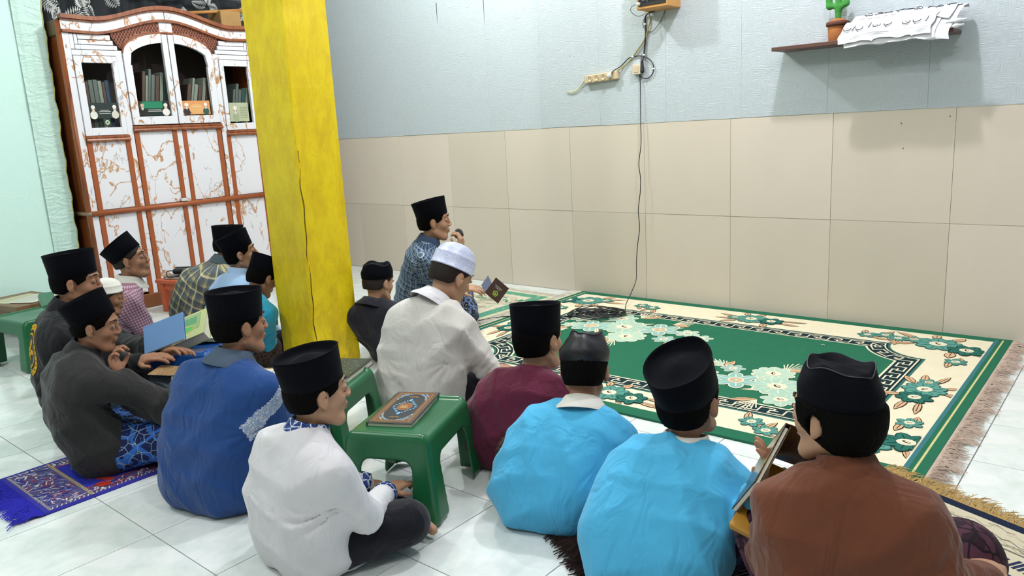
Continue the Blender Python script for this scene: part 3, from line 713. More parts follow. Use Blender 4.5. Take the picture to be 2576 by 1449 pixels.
def cluster(x, y, a, s=1, big=True):
    c, s_ = math.cos(a), math.sin(a); T = lambda u, v: (x+(u*c-v*s_)*s, y+(u*s_+v*c)*s)
    for u, v, L, w_, da in ((-.10, .03, .15, .035, PI*.95), (-.1, -.02, .17, .03, PI*1.08), (-.08, .07, .12, .04, PI*.8), (.2, .03, .16, .035, .1), (.2, -.03, .18, .03, -.12), (.12, .08, .10, .045, 1.2), (.02, -.09, .09, .045, -1.4), (-.06, -.08, .08, .04, -2.0)):
        q = T(u, v); leaf(q[0], q[1], L*s, w_*s, a+da, PEACH, DK)
    q = T(0, 0); flower(q[0], q[1], .105*s, 9, 9, TEAL, TEALD, CRM, a)
    if big:
        q = T(.15, .01); flower(q[0], q[1], .085*s, 12, 7, '2f6a5e', '173f38', CRM, a+.3)
    q = T(-.12, .01); flower(q[0], q[1], .055*s, 9, 6, TEAL, TEALD, PEACH, a)
# corner and side sprays on the cream band
for x, y, a in ((2.36, .25, .35), (.22, .25, 2.8), (2.40, 1.66, -.5), (.22, 1.66, 3.6)):
    cluster(x, y, a, 1.0)
    c, s_ = math.cos(a), math.sin(a)
    for k, (u, v, r) in enumerate(((.25, .10, .05), (.31, .17, .045))): pass
for x, y, a in ((1.36, .205, 0), (2.46, .98, 1.6), (.20, .95, 1.5), (1.34, 1.71, .05)): cluster(x, y, a, .82)
for x, y in ((2.02, .235), (2.10, .20), (2.17, .235), (.62, .21), (.71, .235), (2.0, 1.70), (2.08, 1.755), (2.18, 1.73), (.58, 1.70), (.68, 1.74), (2.49, .52), (2.50, 1.40), (.17, .5), (.15, 1.42)):
    leaf(x+.02, y+.02, .10, .03, 1+x*9, PEACH, DK); leaf(x-.02, y, .10, .028, 3+x*7, PEACH, DK); flower(x, y, .05, 9, 6, TEAL, TEALD, CRM, x)
# bouquets on the green field
def bouquet(x, y, a, s):
    c, s_ = math.cos(a), math.sin(a); T = lambda u, v: (x+(u*c-v*s_)*s, y+(u*s_+v*c)*s)
    for k in range(9):
        b = a+PI*.5+(k-4)*.55; q = T(.13*math.cos((k-4)*.5), .02)
        leaf(*T((k-4)*.055, -.05+.13*(k % 2)), .17*s, .028*s, b*1.0+k, CRM, '9c8f6c', 6)
    for u, v, L, da in ((-.24, -.16, .16, 2.6), (-.02, -.24, .18, -1.6), (.24, -.2, .15, -.9), (.42, .12, .16, .6), (.1, .26, .18, 1.5), (-.3, .2, .16, 2.2)):
        q0 = T(u, v)
        for k in range(7):
            d_ = a+da+(k-3)*.17; P.line([q0, (q0[0]+math.cos(d_)*L*s*(1-.1*abs(k-3)), q0[1]+math.sin(d_)*L*s*(1-.1*abs(k-3)))], .007*s, CRM, 6)
        leaf(q0[0], q0[1], L*s*.8, .05*s, a+da+.9, PEACH, DK, 7)
    for u, v, r, n, pc, cc in ((0, 0, .14, 11, 'a9c7b4', CRM), (.23, -.05, .13, 6, '8fb8b0', PEACH), (-.2, .08, .13, 6, '8fb8b0', PEACH), (.13, .18, .12, 10, 'b4cdb8', CRM), (-.12, -.17, .10, 7, 'a9c7b4', CRM), (.42, -.06, .075, 6, 'b4cdb8', CRM), (.54, .0, .07, 6, 'a9c7b4', CRM), (.36, .12, .07, 6, '8fb8b0', CRM), (.5, .13, .06, 6, 'b4cdb8', PEACH), (-.36, -.04, .075, 6, 'b4cdb8', CRM), (-.34, .12, .06, 6, 'a9c7b4', CRM)):
        q = T(u, v); flower(q[0], q[1], r*s, 10, n, pc, 'e0ddc4', cc, u*5)
bouquet(.80, .72, .02, .92); bouquet(1.93, 1.26, 3.3, .80)
o = P.build('woven_pattern', M_rug, rug, frame_xf((0, 0, .0106), (1, 0, 0), (0, -1, 0), (0, 0, 1)))
M_fr = plain('pinkish_cotton', 'bba698', .9, .1, var=.3); M_frw = plain('cream_cotton', 'cfc7b8', .9, .1, var=.15)
e1 = fringe('fringe', [((RX0+RW, -.02), (RX0+RW, -RH), (1, 0))], 760, .078, .0020, M_fr, rug, .55); e1.location = (-RX0, .004, 0)
e2 = fringe('fringe', [((RX0, -.02), (RX0, -RH), (-1, 0))], 520, .09, .0022, M_frw, rug, .5); e2.location = (-RX0, .004, 0)
m2 = MB(); m2.box((RX0+RW-.002, -RH, .001), (RX0+RW+.018, -.01, .010), .002); m2.build('fringe_band', M_fr, rug, off=roff)
m2 = MB(); m2.box((RX0-.018, -RH, .001), (RX0+.002, -.01, .010), .002); m2.build('fringe_band', M_frw, rug, off=roff)

def mat_obj(name, label, c, ang, w_, l_, paintf, base, fr=None, th=.006, z0=.0004, wav=0, fl=.06, frn=170, ends=(0, 1), frr=.0016):
    """prayer mat, local x = width, y = length"""
    e = empty(name, (c[0], c[1], z0), ang, label=label, cat='prayer mat')
    P = Paint(.00025); paintf(P, w_, l_)
    n, m = 16, 26; V = []; 
    wv = lambda x, y: wav*(math.sin(y*11+x*3)*.5+.5)*(abs(y/l_*2)**3)
    for sgn in (0, 1):
        for j in range(m+1):
            for i in range(n+1):
                x = -w_/2+w_*i/n; y = -l_/2+l_*j/m; V.append((x, y, sgn*th+wv(x, y)))
    N = (n+1)*(m+1); F_ = []
    for j in range(m):
        for i in range(n):
            a = j*(n+1)+i; F_.append((a, a+n+1, a+n+2, a+1)); F_.append((a+N, a+1+N, a+n+2+N, a+n+1+N))
    bd = [i for i in range(n+1)]+[j*(n+1)+n for j in range(1, m+1)]+[m*(n+1)+i for i in range(n-1, -1, -1)]+[j*(n+1) for j in range(m-1, 0, -1)]
    for a, b in zip(bd, bd[1:]+bd[:1]): F_.append((a, b, b+N, a+N))
    mesh('cloth', V, F_, base, e, True)
    Vp = np.array([(x, y, th+.0004+z+wv(x, y)) for x, y, z in P.V])
    mesh('woven_pattern', Vp, P.F, M_rug, e, cols=P.c)
    if fr is not None:
        for k in ends:
            s = 1 if k else -1
            fringe('fringe', [((-w_/2, s*l_/2), (w_/2, s*l_/2), (0, s))], frn, fl, frr, fr, e, .45)
    return e
def sub_rects(P, x0, y0, x1, y1, n, cols, lay, smin=.004, smax=.02):
    for k in range(n):
        x = rng.uniform(x0, x1); y = rng.uniform(y0, y1); a = rng.uniform(0, PI); P.ell(x, y, rng.uniform(smin, smax), rng.uniform(smin*.5, smin), random.choice(cols), lay+(k % 4), a, 7)
def p_blue(P, w_, l_):
    P.rect(-w_/2+.006, -l_/2+.004, w_/2-.006, l_/2-.004, '3a3aa0', 1); P.rect(-w_/2+.016, -l_/2+.016, w_/2-.016, l_/2-.016, '54507e', 2)
    for x in np.linspace(-w_/2+.02, w_/2-.02, 40): P.rect(x, -l_/2+.02, x+.004, -l_/2+.028, 'd9cdb4', 3); P.rect(x, -l_/2+.155, x+.005, -l_/2+.168, 'dbc9a0', 8); P.rect(x+.006, -l_/2+.155, x+.008, -l_/2+.168, '33241f', 8)
    for y in np.linspace(-l_/2+.03, l_/2-.03, 60):
        for s in (-1, 1): P.line([(s*(w_/2-.02), y), (s*(w_/2-.032), y+.006)], .004, 'cfc6c4', 3)
    sub_rects(P, -w_/2+.03, -l_/2+.03, w_/2-.03, -l_/2+.145, 260, ['b9b3c9', '2d2f8a', '7e7fb4', '8c3a4a', '5b6f9a', 'd8cfc4'], 4)
    P.rect(-w_/2+.085, -l_/2+.17, w_/2-.085, l_/2-.05, '2f36a4', 9); sub_rects(P, w_/2-.08, -l_/2+.17, w_/2-.03, l_/2-.05, 220, ['b9b3c9', '2d2f8a', '8c3a4a', 'd8cfc4', '6a2a52'], 4); sub_rects(P, -w_/2+.03, -l_/2+.17, -w_/2+.08, l_/2-.05, 200, ['b9b3c9', '2d2f8a', '8c3a4a', 'd8cfc4'], 4)
    P.line([(-w_/2+.085, -l_/2+.17), (-w_/2+.085, l_/2-.05)], .006, 'b9484a', 10); P.line([(w_/2-.085, -l_/2+.17), (w_/2-.085, l_/2-.05)], .006, 'b9484a', 10)
    for x, y, r in ((w_/2-.07, -l_/2+.22, .03), (w_/2-.10, -l_/2+.25, .022), (w_/2-.13, -l_/2+.235, .02)): P.ell(x, y, r, r*.7, 'a8342c', 11, .5)
    for k in range(40): P.ell(rng.uniform(-.1, .12), rng.uniform(-l_/2+.2, l_/2-.1), .02, .006, random.choice(['6a2a52', 'b9484a', '4a58b8', '8f2f40']), 12, rng.uniform(0, 3))
M_fb = plain('blue_violet_fringe', '3434b0', .9, .1, var=.25)
mat_obj('prayer_mat', 'blue and violet fringed prayer mat under the boy in charcoal at left', (2.60, -3.24), 0, .47, .92, p_blue, plain('mat_blue', '38389a', .9, .1), M_fb, fl=.085, frn=420, ends=(0,), frr=.0026)
def p_cream(P, w_, l_):
    P.rect(-w_/2+.004, -l_/2+.004, w_/2-.004, l_/2-.004, 'd3ccb0', 1); P.rect(-w_/2+.03, -l_/2+.03, w_/2-.03, l_/2-.03, 'b9c2a0', 2); P.rect(-w_/2+.038, -l_/2+.038, w_/2-.038, l_/2-.038, '5f9c82', 3)
    sub_rects(P, -w_/2+.04, -l_/2+.04, w_/2-.04, l_/2-.04, 300, ['a8c4a4', 'd0cfae', '3f8468', 'cfd2b8', '86b096'], 4)
    P.rect(-w_/2+.12, -l_/2+.12, w_/2-.12, l_/2-.12, 'd6cdb6', 9); sub_rects(P, -w_/2+.14, -l_/2+.14, w_/2-.14, l_/2-.14, 140, ['c9b8a6', 'b6ab96', 'd9c4b4', 'a8c0a0', '9fc4ae'], 10, .01, .05)
    for k in range(60): P.line([(rng.uniform(-.2, .2), -l_/2+.3+k*.008)]*1+[(rng.uniform(-.2, .2), -l_/2+.3+k*.008)], .003, 'a39a88', 15)
    for k in range(30): P.ell(rng.uniform(-.25, .3), l_/2-.2-rng.uniform(0, .12), .03, .012, random.choice(['2f8f66', '58a888', 'd9b8ac']), 16, rng.uniform(0, 3))
mat_obj('prayer_mat', 'green and cream prayer mat under the man holding a microphone', (1.98, -.72), -.05, .78, 1.02, p_cream, plain('mat_cream', 'd0c8a8', .9, .1), M_frw, fl=.05, ends=(1,), frn=240)
def p_navy(P, w_, l_):
    P.rect(-w_/2, -l_/2, w_/2, l_/2, '20283c', 1); P.rect(-w_/2+.03, -l_/2+.03, w_/2-.03, l_/2-.035, 'c9bfa6', 2)
    for k in range(70): P.line([(x, y) for x, y in zip(np.linspace(0, .07, 5)+rng.uniform(-w_/2+.05, w_/2-.12), rng.uniform(l_/2-.14, l_/2-.05)+.008*np.sin(np.linspace(0, 6, 5)))], .003, random.choice(['8f8a78', 'a89f88', '6f6f68']), 3)
    P.rect(-w_/2+.05, l_/2-.155, w_/2-.05, l_/2-.148, '6d6a5c', 3)
    for i in range(7):
        for j in range(9):
            x = -w_/2+.07+i*.125+(j % 2)*.06; y = l_/2-.23-j*.075
            if y < -l_/2+.05 or x+.07 > w_/2-.04: continue
            P.poly([(x, y), (x+.06, y-.012), (x+.075, y+.04), (x+.015, y+.05)], '27344c', 4)
            for q in range(3): P.poly([(x-.045+q*.014, y+.004), (x-.036+q*.014, y+.002), (x-.025+q*.014, y+.05), (x-.034+q*.014, y+.052)], '2b3650', 4)
    sub_rects(P, -w_/2+.05, -l_/2+.05, w_/2-.05, l_/2-.18, 160, ['b8a890', '9c9684', 'd8cfba'], 5, .003, .01)
M_gold = plain('golden_fringe', 'c9ab72', .9, .1, var=.25)
mat_obj('prayer_mat', 'cream and navy patterned prayer mat with golden fringe beside the boy in brown', (5.17, -2.55), -.36, .80, 1.12, p_navy, plain('mat_navy', '20283c', .9, .1), M_gold, z0=.0075, fl=.075, ends=(1,), frn=520, frr=.0018)
M_fbr = plain('dark_brown_fringe', '2e2220', .95, .1, var=.3)
mat_obj('prayer_mat', 'dark brown prayer mat with shaggy fringe under the two boys in light blue', (4.66, -2.46), -.62, .42, .80, lambda P, w_, l_: (P.rect(-w_/2+.004, -l_/2+.004, w_/2-.004, l_/2-.004, '3a2a28', 1), P.rect(-w_/2+.06, -l_/2+.06, w_/2-.06, l_/2-.06, '5a4038', 2)), plain('mat_brown', '33262a', .95, .1), M_fbr, fl=.09, ends=(0,), frn=480, frr=.003)

# ================================================================ PLASTIC STOOLS
def stool_meshes(L=.40, W=.31, H=.285, h=.0035):
    s = SDF((-L/2-.06, -W/2-.06, -.01), (L/2+.06, W/2+.06, H+.03), h)
    T = .11
    s.rbox((0, 0, H/2), (L/2-.012, W/2-.012, H/2), .022, None, 0, 'u', T)
    # raised rims over the two short sides, slightly hollow seat
    for sx in (-1, 1): s.cone((sx*(L/2-.028), -W/2+.04, H-.006), (sx*(L/2-.028), W/2-.04, H-.006), .014, .014, .012)
    s.ell((0, 0, H+.030), (L/2-.03, W/2-.01, .036), None, .006, 's')
    s.rbox((0, 0, H/2-.012), (L/2-.019, W/2-.019, H/2-.004), .018, None, 0, 's', T)
    # arches
    s.rbox((0, 0, (H-.075)/2-.03), (L/2-.078, W, (H-.075)/2+.03), .035, None, .004, 's')
    s.rbox((0, 0, (H-.075)/2-.03), (L, W/2-.068, (H-.075)/2+.03), .035, None, .004, 's')
    # beads round the legs' feet
    V, Q = s.extract(); V[:, 2] = np.maximum(V[:, 2], 0)
    c = V[Q].mean(1); part = np.where(c[:, 2] > H-.085, 0, 1+(c[:, 0] > 0)*1+(c[:, 1] > 0)*2)
    out = []
    for k in range(5):
        q = Q[part == k]; u, inv = np.unique(q, return_inverse=True); out.append((V[u], inv.reshape(q.shape)))
    return out
ST = stool_meshes()
t = NT('green_plastic', .28, .5); co = t.coord(); n = t.noise(co, 5, 3); t.col(t.mix(n, '14532f', '1d673f')); t.bump(t.noise(co, 220, 2), .08, .001); M_gp = t.m
t = NT('blue_plastic', .28, .5); co = t.coord(); n = t.noise(co, 5, 3); t.col(t.mix(n, '1c4e9a', '2560b4')); M_bp = t.m
st_me = {}
def stool(name, loc, ang, mat, label, group=None, rot=None):
    e = empty(name, loc, ang, label=label, cat='stool')
    if group: e['group'] = group
    if rot: e.rotation_euler = rot
    for k, (V, Q) in enumerate(ST):
        nm = 'seat' if k == 0 else 'leg'; key = (mat.name, k)
        if key not in st_me: o = mesh(nm, V, Q, mat, e, True); st_me[key] = o.data
        else:
            o = bpy.data.objects.new(nm, st_me[key]); C.objects.link(o); o.parent = e
    return e
D2R = PI/180
stool('stool', (3.775, -2.865, 0), 114*D2R, M_gp, 'green plastic stool in front carrying the dark ornate holy book', 'green plastic stools')
stool('stool', (3.225, -2.82, 0), 118*D2R, M_gp, 'green plastic stool just in front of the yellow pillar', 'green plastic stools')
stool('stool', (.66, -2.98, 0), 8*D2R, M_gp, 'green plastic stool at the left edge in front of the brown table', 'green plastic stools')
stool('stool', (.24, -2.58, .158), 0, M_gp, 'green plastic stool tipped on its side behind the boys at left', 'green plastic stools', (PI/2+.05, 0, 1.2))
stool('stool', (2.19, -2.80, 0), 24*D2R, M_bp, 'blue plastic stool carrying the green book between the boys')

# ================================================================ BOOKS AND TABLES
M_pg = plain('paper_pages', 'd8d4c4', .8, var=.05); M_pr = attr_mat('printed_cover', .4, .35, .08, 200, .05)
def book(name, label, loc, size, rot, cover, paintf=None, cat='book', spine=None, th=.003, group=None):
    w_, l_, h_ = size
    e = empty(name, loc, label=label, cat=cat); e.rotation_euler = rot
    if group: e['group'] = group
    m = MB(); m.box((-w_/2, -l_/2, 0), (w_/2, l_/2, th), .001); m.box((-w_/2, -l_/2, h_-th), (w_/2, l_/2, h_), .001); m.box((-w_/2, -l_/2, 0), (-w_/2+th, l_/2, h_), .001); m.build('cover', cover, e)
    m = MB(); m.box((-w_/2+th, -l_/2+.004, th), (w_/2-.004, l_/2-.004, h_-th)); m.build('page_block', M_pg, e)
    if paintf:
        P = Paint(.00015); paintf(P, w_, l_); P.build('cover_print', M_pr, e, frame_xf((0, 0, h_+.0002), (1, 0, 0), (0, 1, 0), (0, 0, 1)))
    return e
def quran(P, w_, l_):
    G_, K_, B_ = 'a3703a', '1e2226', '4f8fc0'
    P.rect(-w_/2+.004, -l_/2+.004, w_/2-.004, l_/2-.004, K_, 1)
    for a, c_, wd in ((.008, G_, .002), (.013, '6d4a2c', .0035), (.024, G_, .0016), (.027, G_, .001)):
        P.line([(-w_/2+a, -l_/2+a), (w_/2-a, -l_/2+a), (w_/2-a, l_/2-a), (-w_/2+a, l_/2-a)], wd, c_, 2, True)
    a = .0185
    for y in np.linspace(-l_/2+a, l_/2-a, 44):
        for s in (-1, 1): P.ell(s*(w_/2-a), y, .0026, .0026, 'b98548', 3, 0, 6)
    for x in np.linspace(-w_/2+a, w_/2-a, 20):
        for s in (-1, 1): P.ell(x, s*(l_/2-a), .0026, .0026, 'b98548', 3, 0, 6)
    for sx in (-1, 1):
        for sy in (-1, 1):
            X, Y = sx*(w_/2-.028), sy*(l_/2-.028)
            for k in range(9):
                t_ = k/8; P.ell(X-sx*.034*(1-t_)**1.5, Y-sy*.05*t_**1.5, .0055, .0035, [B_, 'b98548', '6aa6cf'][k % 3], 4, k, 7)
            for k in range(7): P.ell(X-sx*.014*(k/6), Y-sy*.018*(1-k/6), .0045, .0035, ['b98548', B_][k % 2], 4, k, 7)
    for k in range(24):
        a = 2*PI*k/24; P.ell(.034*math.cos(a)*(1+.12*math.cos(4*a)), .050*math.sin(a)*(1+.12*math.cos(4*a)), .0055, .0035, B_ if k % 2 else '7db4d8', 4, a, 7)
    for s in (-1, 1): P.poly([(-.006, s*.052), (.006, s*.052), (0, s*.078)], B_, 4); P.ell(0, s*.064, .006, .004, '7db4d8', 5)
    P.ell(0, 0, .027, .038, K_, 5); P.ell(0, 0, .0255, .036, 'a3703a', 6); P.ell(0, 0, .023, .033, '7a4c24', 7)
    for k in range(6): P.line([(-.014+.004*k, -.012), (-.012+.004*k, .014-.004*(k % 3))], .0018, 'd0a060', 8)
    P.line([(-.014, -.012), (.012, -.014), (.014, -.004)], .0018, 'd0a060', 8)
    for s in (-1, 1):
        for k in range(7): P.ell(-.016+.005*k, s*.093+.002*math.sin(k*2), .0035, .0022, 'b98548', 4, k, 6)
M_qc = plain('dark_cover', '1e2226', .3, .5)
book('holy_book', 'dark holy book with gold border and blue medallion on the front green stool', (3.735, -2.845, .2795), (.158, .29, .018), (0, 0, 27*D2R), M_qc, quran)
book('book', 'dark patterned book with white pages on the green stool by the pillar', (3.20, -2.69, .2795), (.15, .24, .026), (0, 0, 27*D2R), M_qc, lambda P, w_, l_: (P.rect(-w_/2+.006, -l_/2+.006, w_/2-.006, l_/2-.006, '2c3a34', 1), sub_rects(P, -w_/2+.012, -l_/2+.012, w_/2-.012, l_/2-.012, 160, ['7a7f70', '4c5a50', '9a9c8a'], 2, .002, .006)))
def green_bk(P, w_, l_):
    P.rect(-w_/2, -l_/2, w_/2, l_/2, 'b9bf86', 1); P.rect(-w_/2+.01, -l_/2+.03, w_/2-.05, l_/2-.03, '8fa678', 2); P.rect(-w_/2+.03, -l_/2+.05, w_/2-.09, l_/2-.05, '5a9468', 3)
    P.ell(.02, .02, .075, .03, 'a3ad62', 4, 1.57, 14, .5); P.ell(.02, .02, .055, .019, '4fae5a', 5, 1.57, 14, .5)
    for k in range(5): P.rect(-.02, -.10+.013*k, .03, -.094+.013*k, 'd6dcc0', 6)
    P.rect(-w_/2, -l_/2, w_/2, -l_/2+.014, 'cdd0a4', 7)
M_gc = plain('green_cover', '8fa870', .45)
book('thick_book', 'thick pale green book lying tilted on the blue stool', (2.245, -2.85, .335), (.17, .27, .05), (.0, 0, 0), M_gc, green_bk)
gbx = C.objects[[o.name for o in C.objects if o.name.startswith('thick_book')][0]]
yv = np.array([.757, .653, .36]); yv /= np.linalg.norm(yv); xv = np.array([.653, -.757, -.62]); xv -= (xv@yv)*yv; xv /= np.linalg.norm(xv); zv = np.cross(xv, yv)
gbx.rotation_euler = Matrix(((xv[0], yv[0], zv[0]), (xv[1], yv[1], zv[1]), (xv[2], yv[2], zv[2]))).to_euler()
book('thin_book', 'cream paged book half under the pale green book', (2.15, -2.72, .286), (.18, .28, .018), (0, -.10, -62*D2R), M_pg)
# low wooden table between the boys
M_wd = NT('raw_wood', .6); co_ = M_wd.coord('Object', (1, .15, 1)); M_wd.col(M_wd.ramp(M_wd.noise(co_, 40, 4, .6, .5), [(.3, '7d5f40'), (.6, 'a5855c'), (.8, 'b3946a')])); M_wd = M_wd.m
def table(name, label, loc, ang, w_, l_, h_, mat, leg=.035, th=.018):
    e = empty(name, loc, ang, label=label, cat='table')
    m = MB(); m.box((-w_/2, -l_/2, h_-th), (w_/2, l_/2, h_), .003); m.build('table_top', mat, e)
    for sx in (-1, 1):
        for sy in (-1, 1):
            m = MB(); x = sx*(w_/2-leg); y = sy*(l_/2-leg); m.box((x-leg/2, y-leg/2, 0), (x+leg/2, y+leg/2, h_-th), .002); m.build('leg', mat, e)
    m = MB(); m.box((-w_/2+leg, -l_/2+leg*.7, h_-th-.05), (w_/2-leg, -l_/2+leg*1.1, h_-th)); m.build('apron', mat, e)
    m = MB(); m.box((-w_/2+leg, l_/2-leg*1.1, h_-th-.05), (w_/2-leg, l_/2-leg*.7, h_-th)); m.build('apron', mat, e)
    return e
table('low_table', 'low wooden table between the charcoal boy and the navy blue boy', (2.80, -2.93, 0), 28*D2R, .46, .22, .27, M_wd)
def textpg(P, w_, l_):
    P.rect(-w_/2, -l_/2, w_/2, l_/2, 'dedbd0', 1)
    for k in range(int(l_/.013)-3): P.rect(-w_/2+.015, l_/2-.02-k*.013, w_/2-.015-rng.uniform(0, .02), l_/2-.0165-k*.013, 'a9a69c', 2)
book('open_book', 'grey book with loose pages on the low wooden table', (2.66, -2.99, .271), (.16, .22, .022), (.0, -.05, -50*D2R), plain('grey_cover', '6d6a70', .4), lambda P, w_, l_: (P.rect(-w_/2, -l_/2, w_/2, l_/2, '77737c', 1), P.rect(-w_/2+.02, -l_/2+.02, w_/2-.02, l_/2-.02, '8d8890', 2)))
book('notebook', 'white printed notebook on the right end of the low wooden table', (2.955, -2.865, .271), (.15, .20, .014), (0, 0, -40*D2R), M_pg, textpg)
m2 = MB(); m2.box((-.09, -.06, 0), (.09, .06, .007), .003); o = m2.build('wooden_board', M_wd); o.location = (2.585, -3.075, .292); o.rotation_euler = (0, .1, .7); tag(o, 'small wooden board held by the charcoal boy at the table end', 'board')
# orange stool by the cabinet with bag and notebook
M_or = plain('orange_wood', 'b9522e', .45, var=.25)
table('orange_stool', 'small orange wooden stool standing before the marble cabinet', (.12, -1.80, 0), 12*D2R, .30, .26, .245, M_or, .04, .025)['category'] = 'stool'
book('notebook', 'black notebook on the small orange stool', (.08, -1.78, .246), (.16, .22, .018), (0, 0, .5), M_qc)
s = SDF((-.13, -.07, -.02), (.13, .07, .08), .004); s.rbox((0, 0, .022), (.10, .045, .02), .018, None, 0); s.cone((-.08, 0, .04), (.08, 0, .042), .012, .01, .015); V, Q = s.extract()
bag = tag(mesh('pouch', V, Q, plain('black_leather', '17161a', .35, bump=.3, bs=120), None, True), 'black leather pouch lying on the notebook on the orange stool', 'pouch'); bag.location = (.12, -1.76, .268); bag.rotation_euler = (0, 0, .6)
m2 = MB(); m2.tube(spline([(-.08, -.03, .03), (-.12, -.07, .03), (-.10, -.10, -.004), (-.05, -.10, -.005)], 6), .004, 6); m2.build('strap', plain('strap_black', '1b1a1e', .4), bag, True)
# brown box table at left edge with papers
table('side_table', 'brown wooden table with papers at the left edge by the wall', (-.12, -2.78, 0), 10*D2R, .5, .36, .26, plain('worn_brown_wood', '7a5c3e', .5, var=.2), .04, .035)
for k, (x, y, a, c_, nm) in enumerate(((-.16, -2.80, .3, 'cfc8a0', 'yellowish sheet of paper on the brown side table'), (-.04, -2.74, .55, 'd6d3c6', 'white printed paper on the brown side table'))):
    P = Paint(.0002); P.rect(-.10, -.14, .10, .14, c_, 0)
    for q in range(16): P.rect(-.085, .12-q*.015, .08-rng.uniform(0, .05), .123-q*.015, '8f8b7c', 1)
    o = mesh('paper_sheet', np.array(P.V), P.F, M_pr, cols=P.c); mm = MB(); mm.box((-.10, -.14, -.002), (.10, .14, -.0002)); mm.build('sheet_back', M_pg, o)
    o.location = (x, y, .2625+.003*k); o.rotation_euler = (0, 0, a); tag(o, nm, 'paper')

# ================================================================ ON THE WALL
M_sh = plain('shelf_brown', '5c3d34', .45, var=.12)
m2 = MB(); m2.box((3.92, -.19, 1.531), (4.80, -.003, 1.551), .002); tag(m2.build('wall_shelf', M_sh), 'dark brown wall shelf under the crumpled paper sheets', 'shelf')
# toy cactus in its pot
toy = empty('toy_cactus', (4.235, -.085, 1.551), label='green toy cactus in a brown pot at the left of the wall shelf', cat='toy')
M_pot = plain('terracotta_felt', 'a0622f', .8, bump=.3, bs=200, var=.12); M_potr = plain('brown_felt_rim', '5c352a', .85, bump=.3, bs=200)
m2 = MB(); m2.lathe([(.042, 0), (.044, .004), (.050, .085), (.046, .088)], n=28); m2.build('pot', M_pot, toy, True)
m2 = MB(); m2.lathe([(.046, .080), (.057, .082), (.059, .09), (.058, .101), (.052, .104), (.044, .103)], n=28); m2.build('rim', M_potr, toy, True)
m2 = MB(); m2.lathe([(.046, .096), (.040, .110), (.022, .118), (.005, .120)], n=24); m2.build('soil', M_pot, toy, True)
s = SDF((-.09, -.05, .10), (.09, .05, .34), .004); s.cone((0, 0, .11), (.003, 0, .29), .015, .019, .01); s.cone((.0, 0, .18), (-.045, 0, .185), .013, .014, .012); s.cone((-.045, 0, .185), (-.05, 0, .235), .016, .017, .012); s.cone((.0, 0, .165), (.04, 0, .19), .012, .013, .012); s.cone((.04, 0, .19), (.042, 0, .25), .014, .015, .012)
V, Q = s.extract(); mesh('cactus', V, Q, plain('green_plush', '3f8f3c', .9, bump=.8, bs=260, var=.2), toy, True)
m2 = MB(); m2.lathe([(.010, 0), (.024, 0), (.026, .006), (.024, .014), (.018, .015), (.016, .009), (.002, .008)], n=22); o = m2.build('round_speaker', plain('black_glossy', '15161a', .3), None, True); o.location = (4.333, -.168, 1.578); o.rotation_euler = (PI/2, 0, .5); tag(o, 'small round black speaker with pale ring beside the toy pot', 'speaker')
m2 = MB(); m2.lathe([(.024, .0), (.0275, .002), (.0275, .012), (.0245, .0145)], n=22); m2.build('ring', plain('pale_ring', 'b8bcc2', .3), o, True)
# crumpled paper sheets hanging over the shelf edge
def sheet_pt(u, v, k=0, lift=0):
    # profile from wall side over the shelf, u across, v downwards
    prof = np.array([(-.030, 1.645), (-.060, 1.664), (-.110, 1.652), (-.160, 1.618), (-.205, 1.576), (-.228, 1.540), (-.238, 1.500)])
    s_ = np.clip(v, 0, 1)*(len(prof)-1); i = min(int(s_), len(prof)-2); f = s_-i; y, z = prof[i]*(1-f)+prof[i+1]*f
    x = 4.335+.485*u-.035*v+.01*math.sin(v*6)
    cr = .005*math.sin(u*13+v*5+k)+.003*math.sin(u*29-v*19+k*2)+.002*math.sin(v*31+u*11)
    z += -.035*(u-.5)**2*4*.0+.010*math.sin(u*3+k)*v+.4*cr
    return np.array([x, y-.6*cr-lift, z+lift*.6])
M_pap = plain('white_drawing_paper', 'd9dadf', .6, var=.04); M_ink = plain('black_marker', '20232a', .5)
def sheet(k, u0, u1, v0, v1, lift, label):
    nu, nv = 44, 30; V = []
    for sg in (0, 1):
        for j in range(nv+1):
            for i in range(nu+1):
                jag = .012*math.sin(i*.35+k)+.006*math.sin(i*.9+k*2)+(.03 if (i+k*7) % 19 == 0 else 0) if j == nv else 0
                ed = .006*math.sin(j*.4+k) if i in (0, nu) else 0
                u = u0+(u1-u0)*i/nu+ed; v = v0+(v1-v0)*j/nv+jag; p_ = sheet_pt(u, v, 0, lift); p_[1] += sg*.0008; p_[2] -= sg*.0006
                p_ += .0013*np.array([0, -math.sin(u*33+v*19+k*2), math.sin(u*27+k)]); V.append(p_)
    N = (nu+1)*(nv+1); F_ = []
    for j in range(nv):
        for i in range(nu):
            a = j*(nu+1)+i; F_ += [(a, a+1, a+nu+2, a+nu+1), (a+N, a+nu+1+N, a+nu+2+N, a+1+N)]
    return tag(mesh('paper_sheet', V, F_, M_pap, None, True), label, 'paper', 'sheets on the wall shelf')
sheet(1, .30, 1.02, .05, 1.02, .000, 'lowest crumpled white sheet showing below the lettered ones on the shelf')
sheet(2, .04, .90, .30, 1.05, .004, 'crumpled white sheet whose torn edge shows under the lower lettering')
sh_t = sheet(4, .0, .97, .0, .60, .010, 'upper white sheet with a row of large handwritten Arabic letters')
sh_b = sheet(3, -.02, .86, .48, .93, .015, 'lower white sheet with a row of handwritten Arabic letters on the shelf')
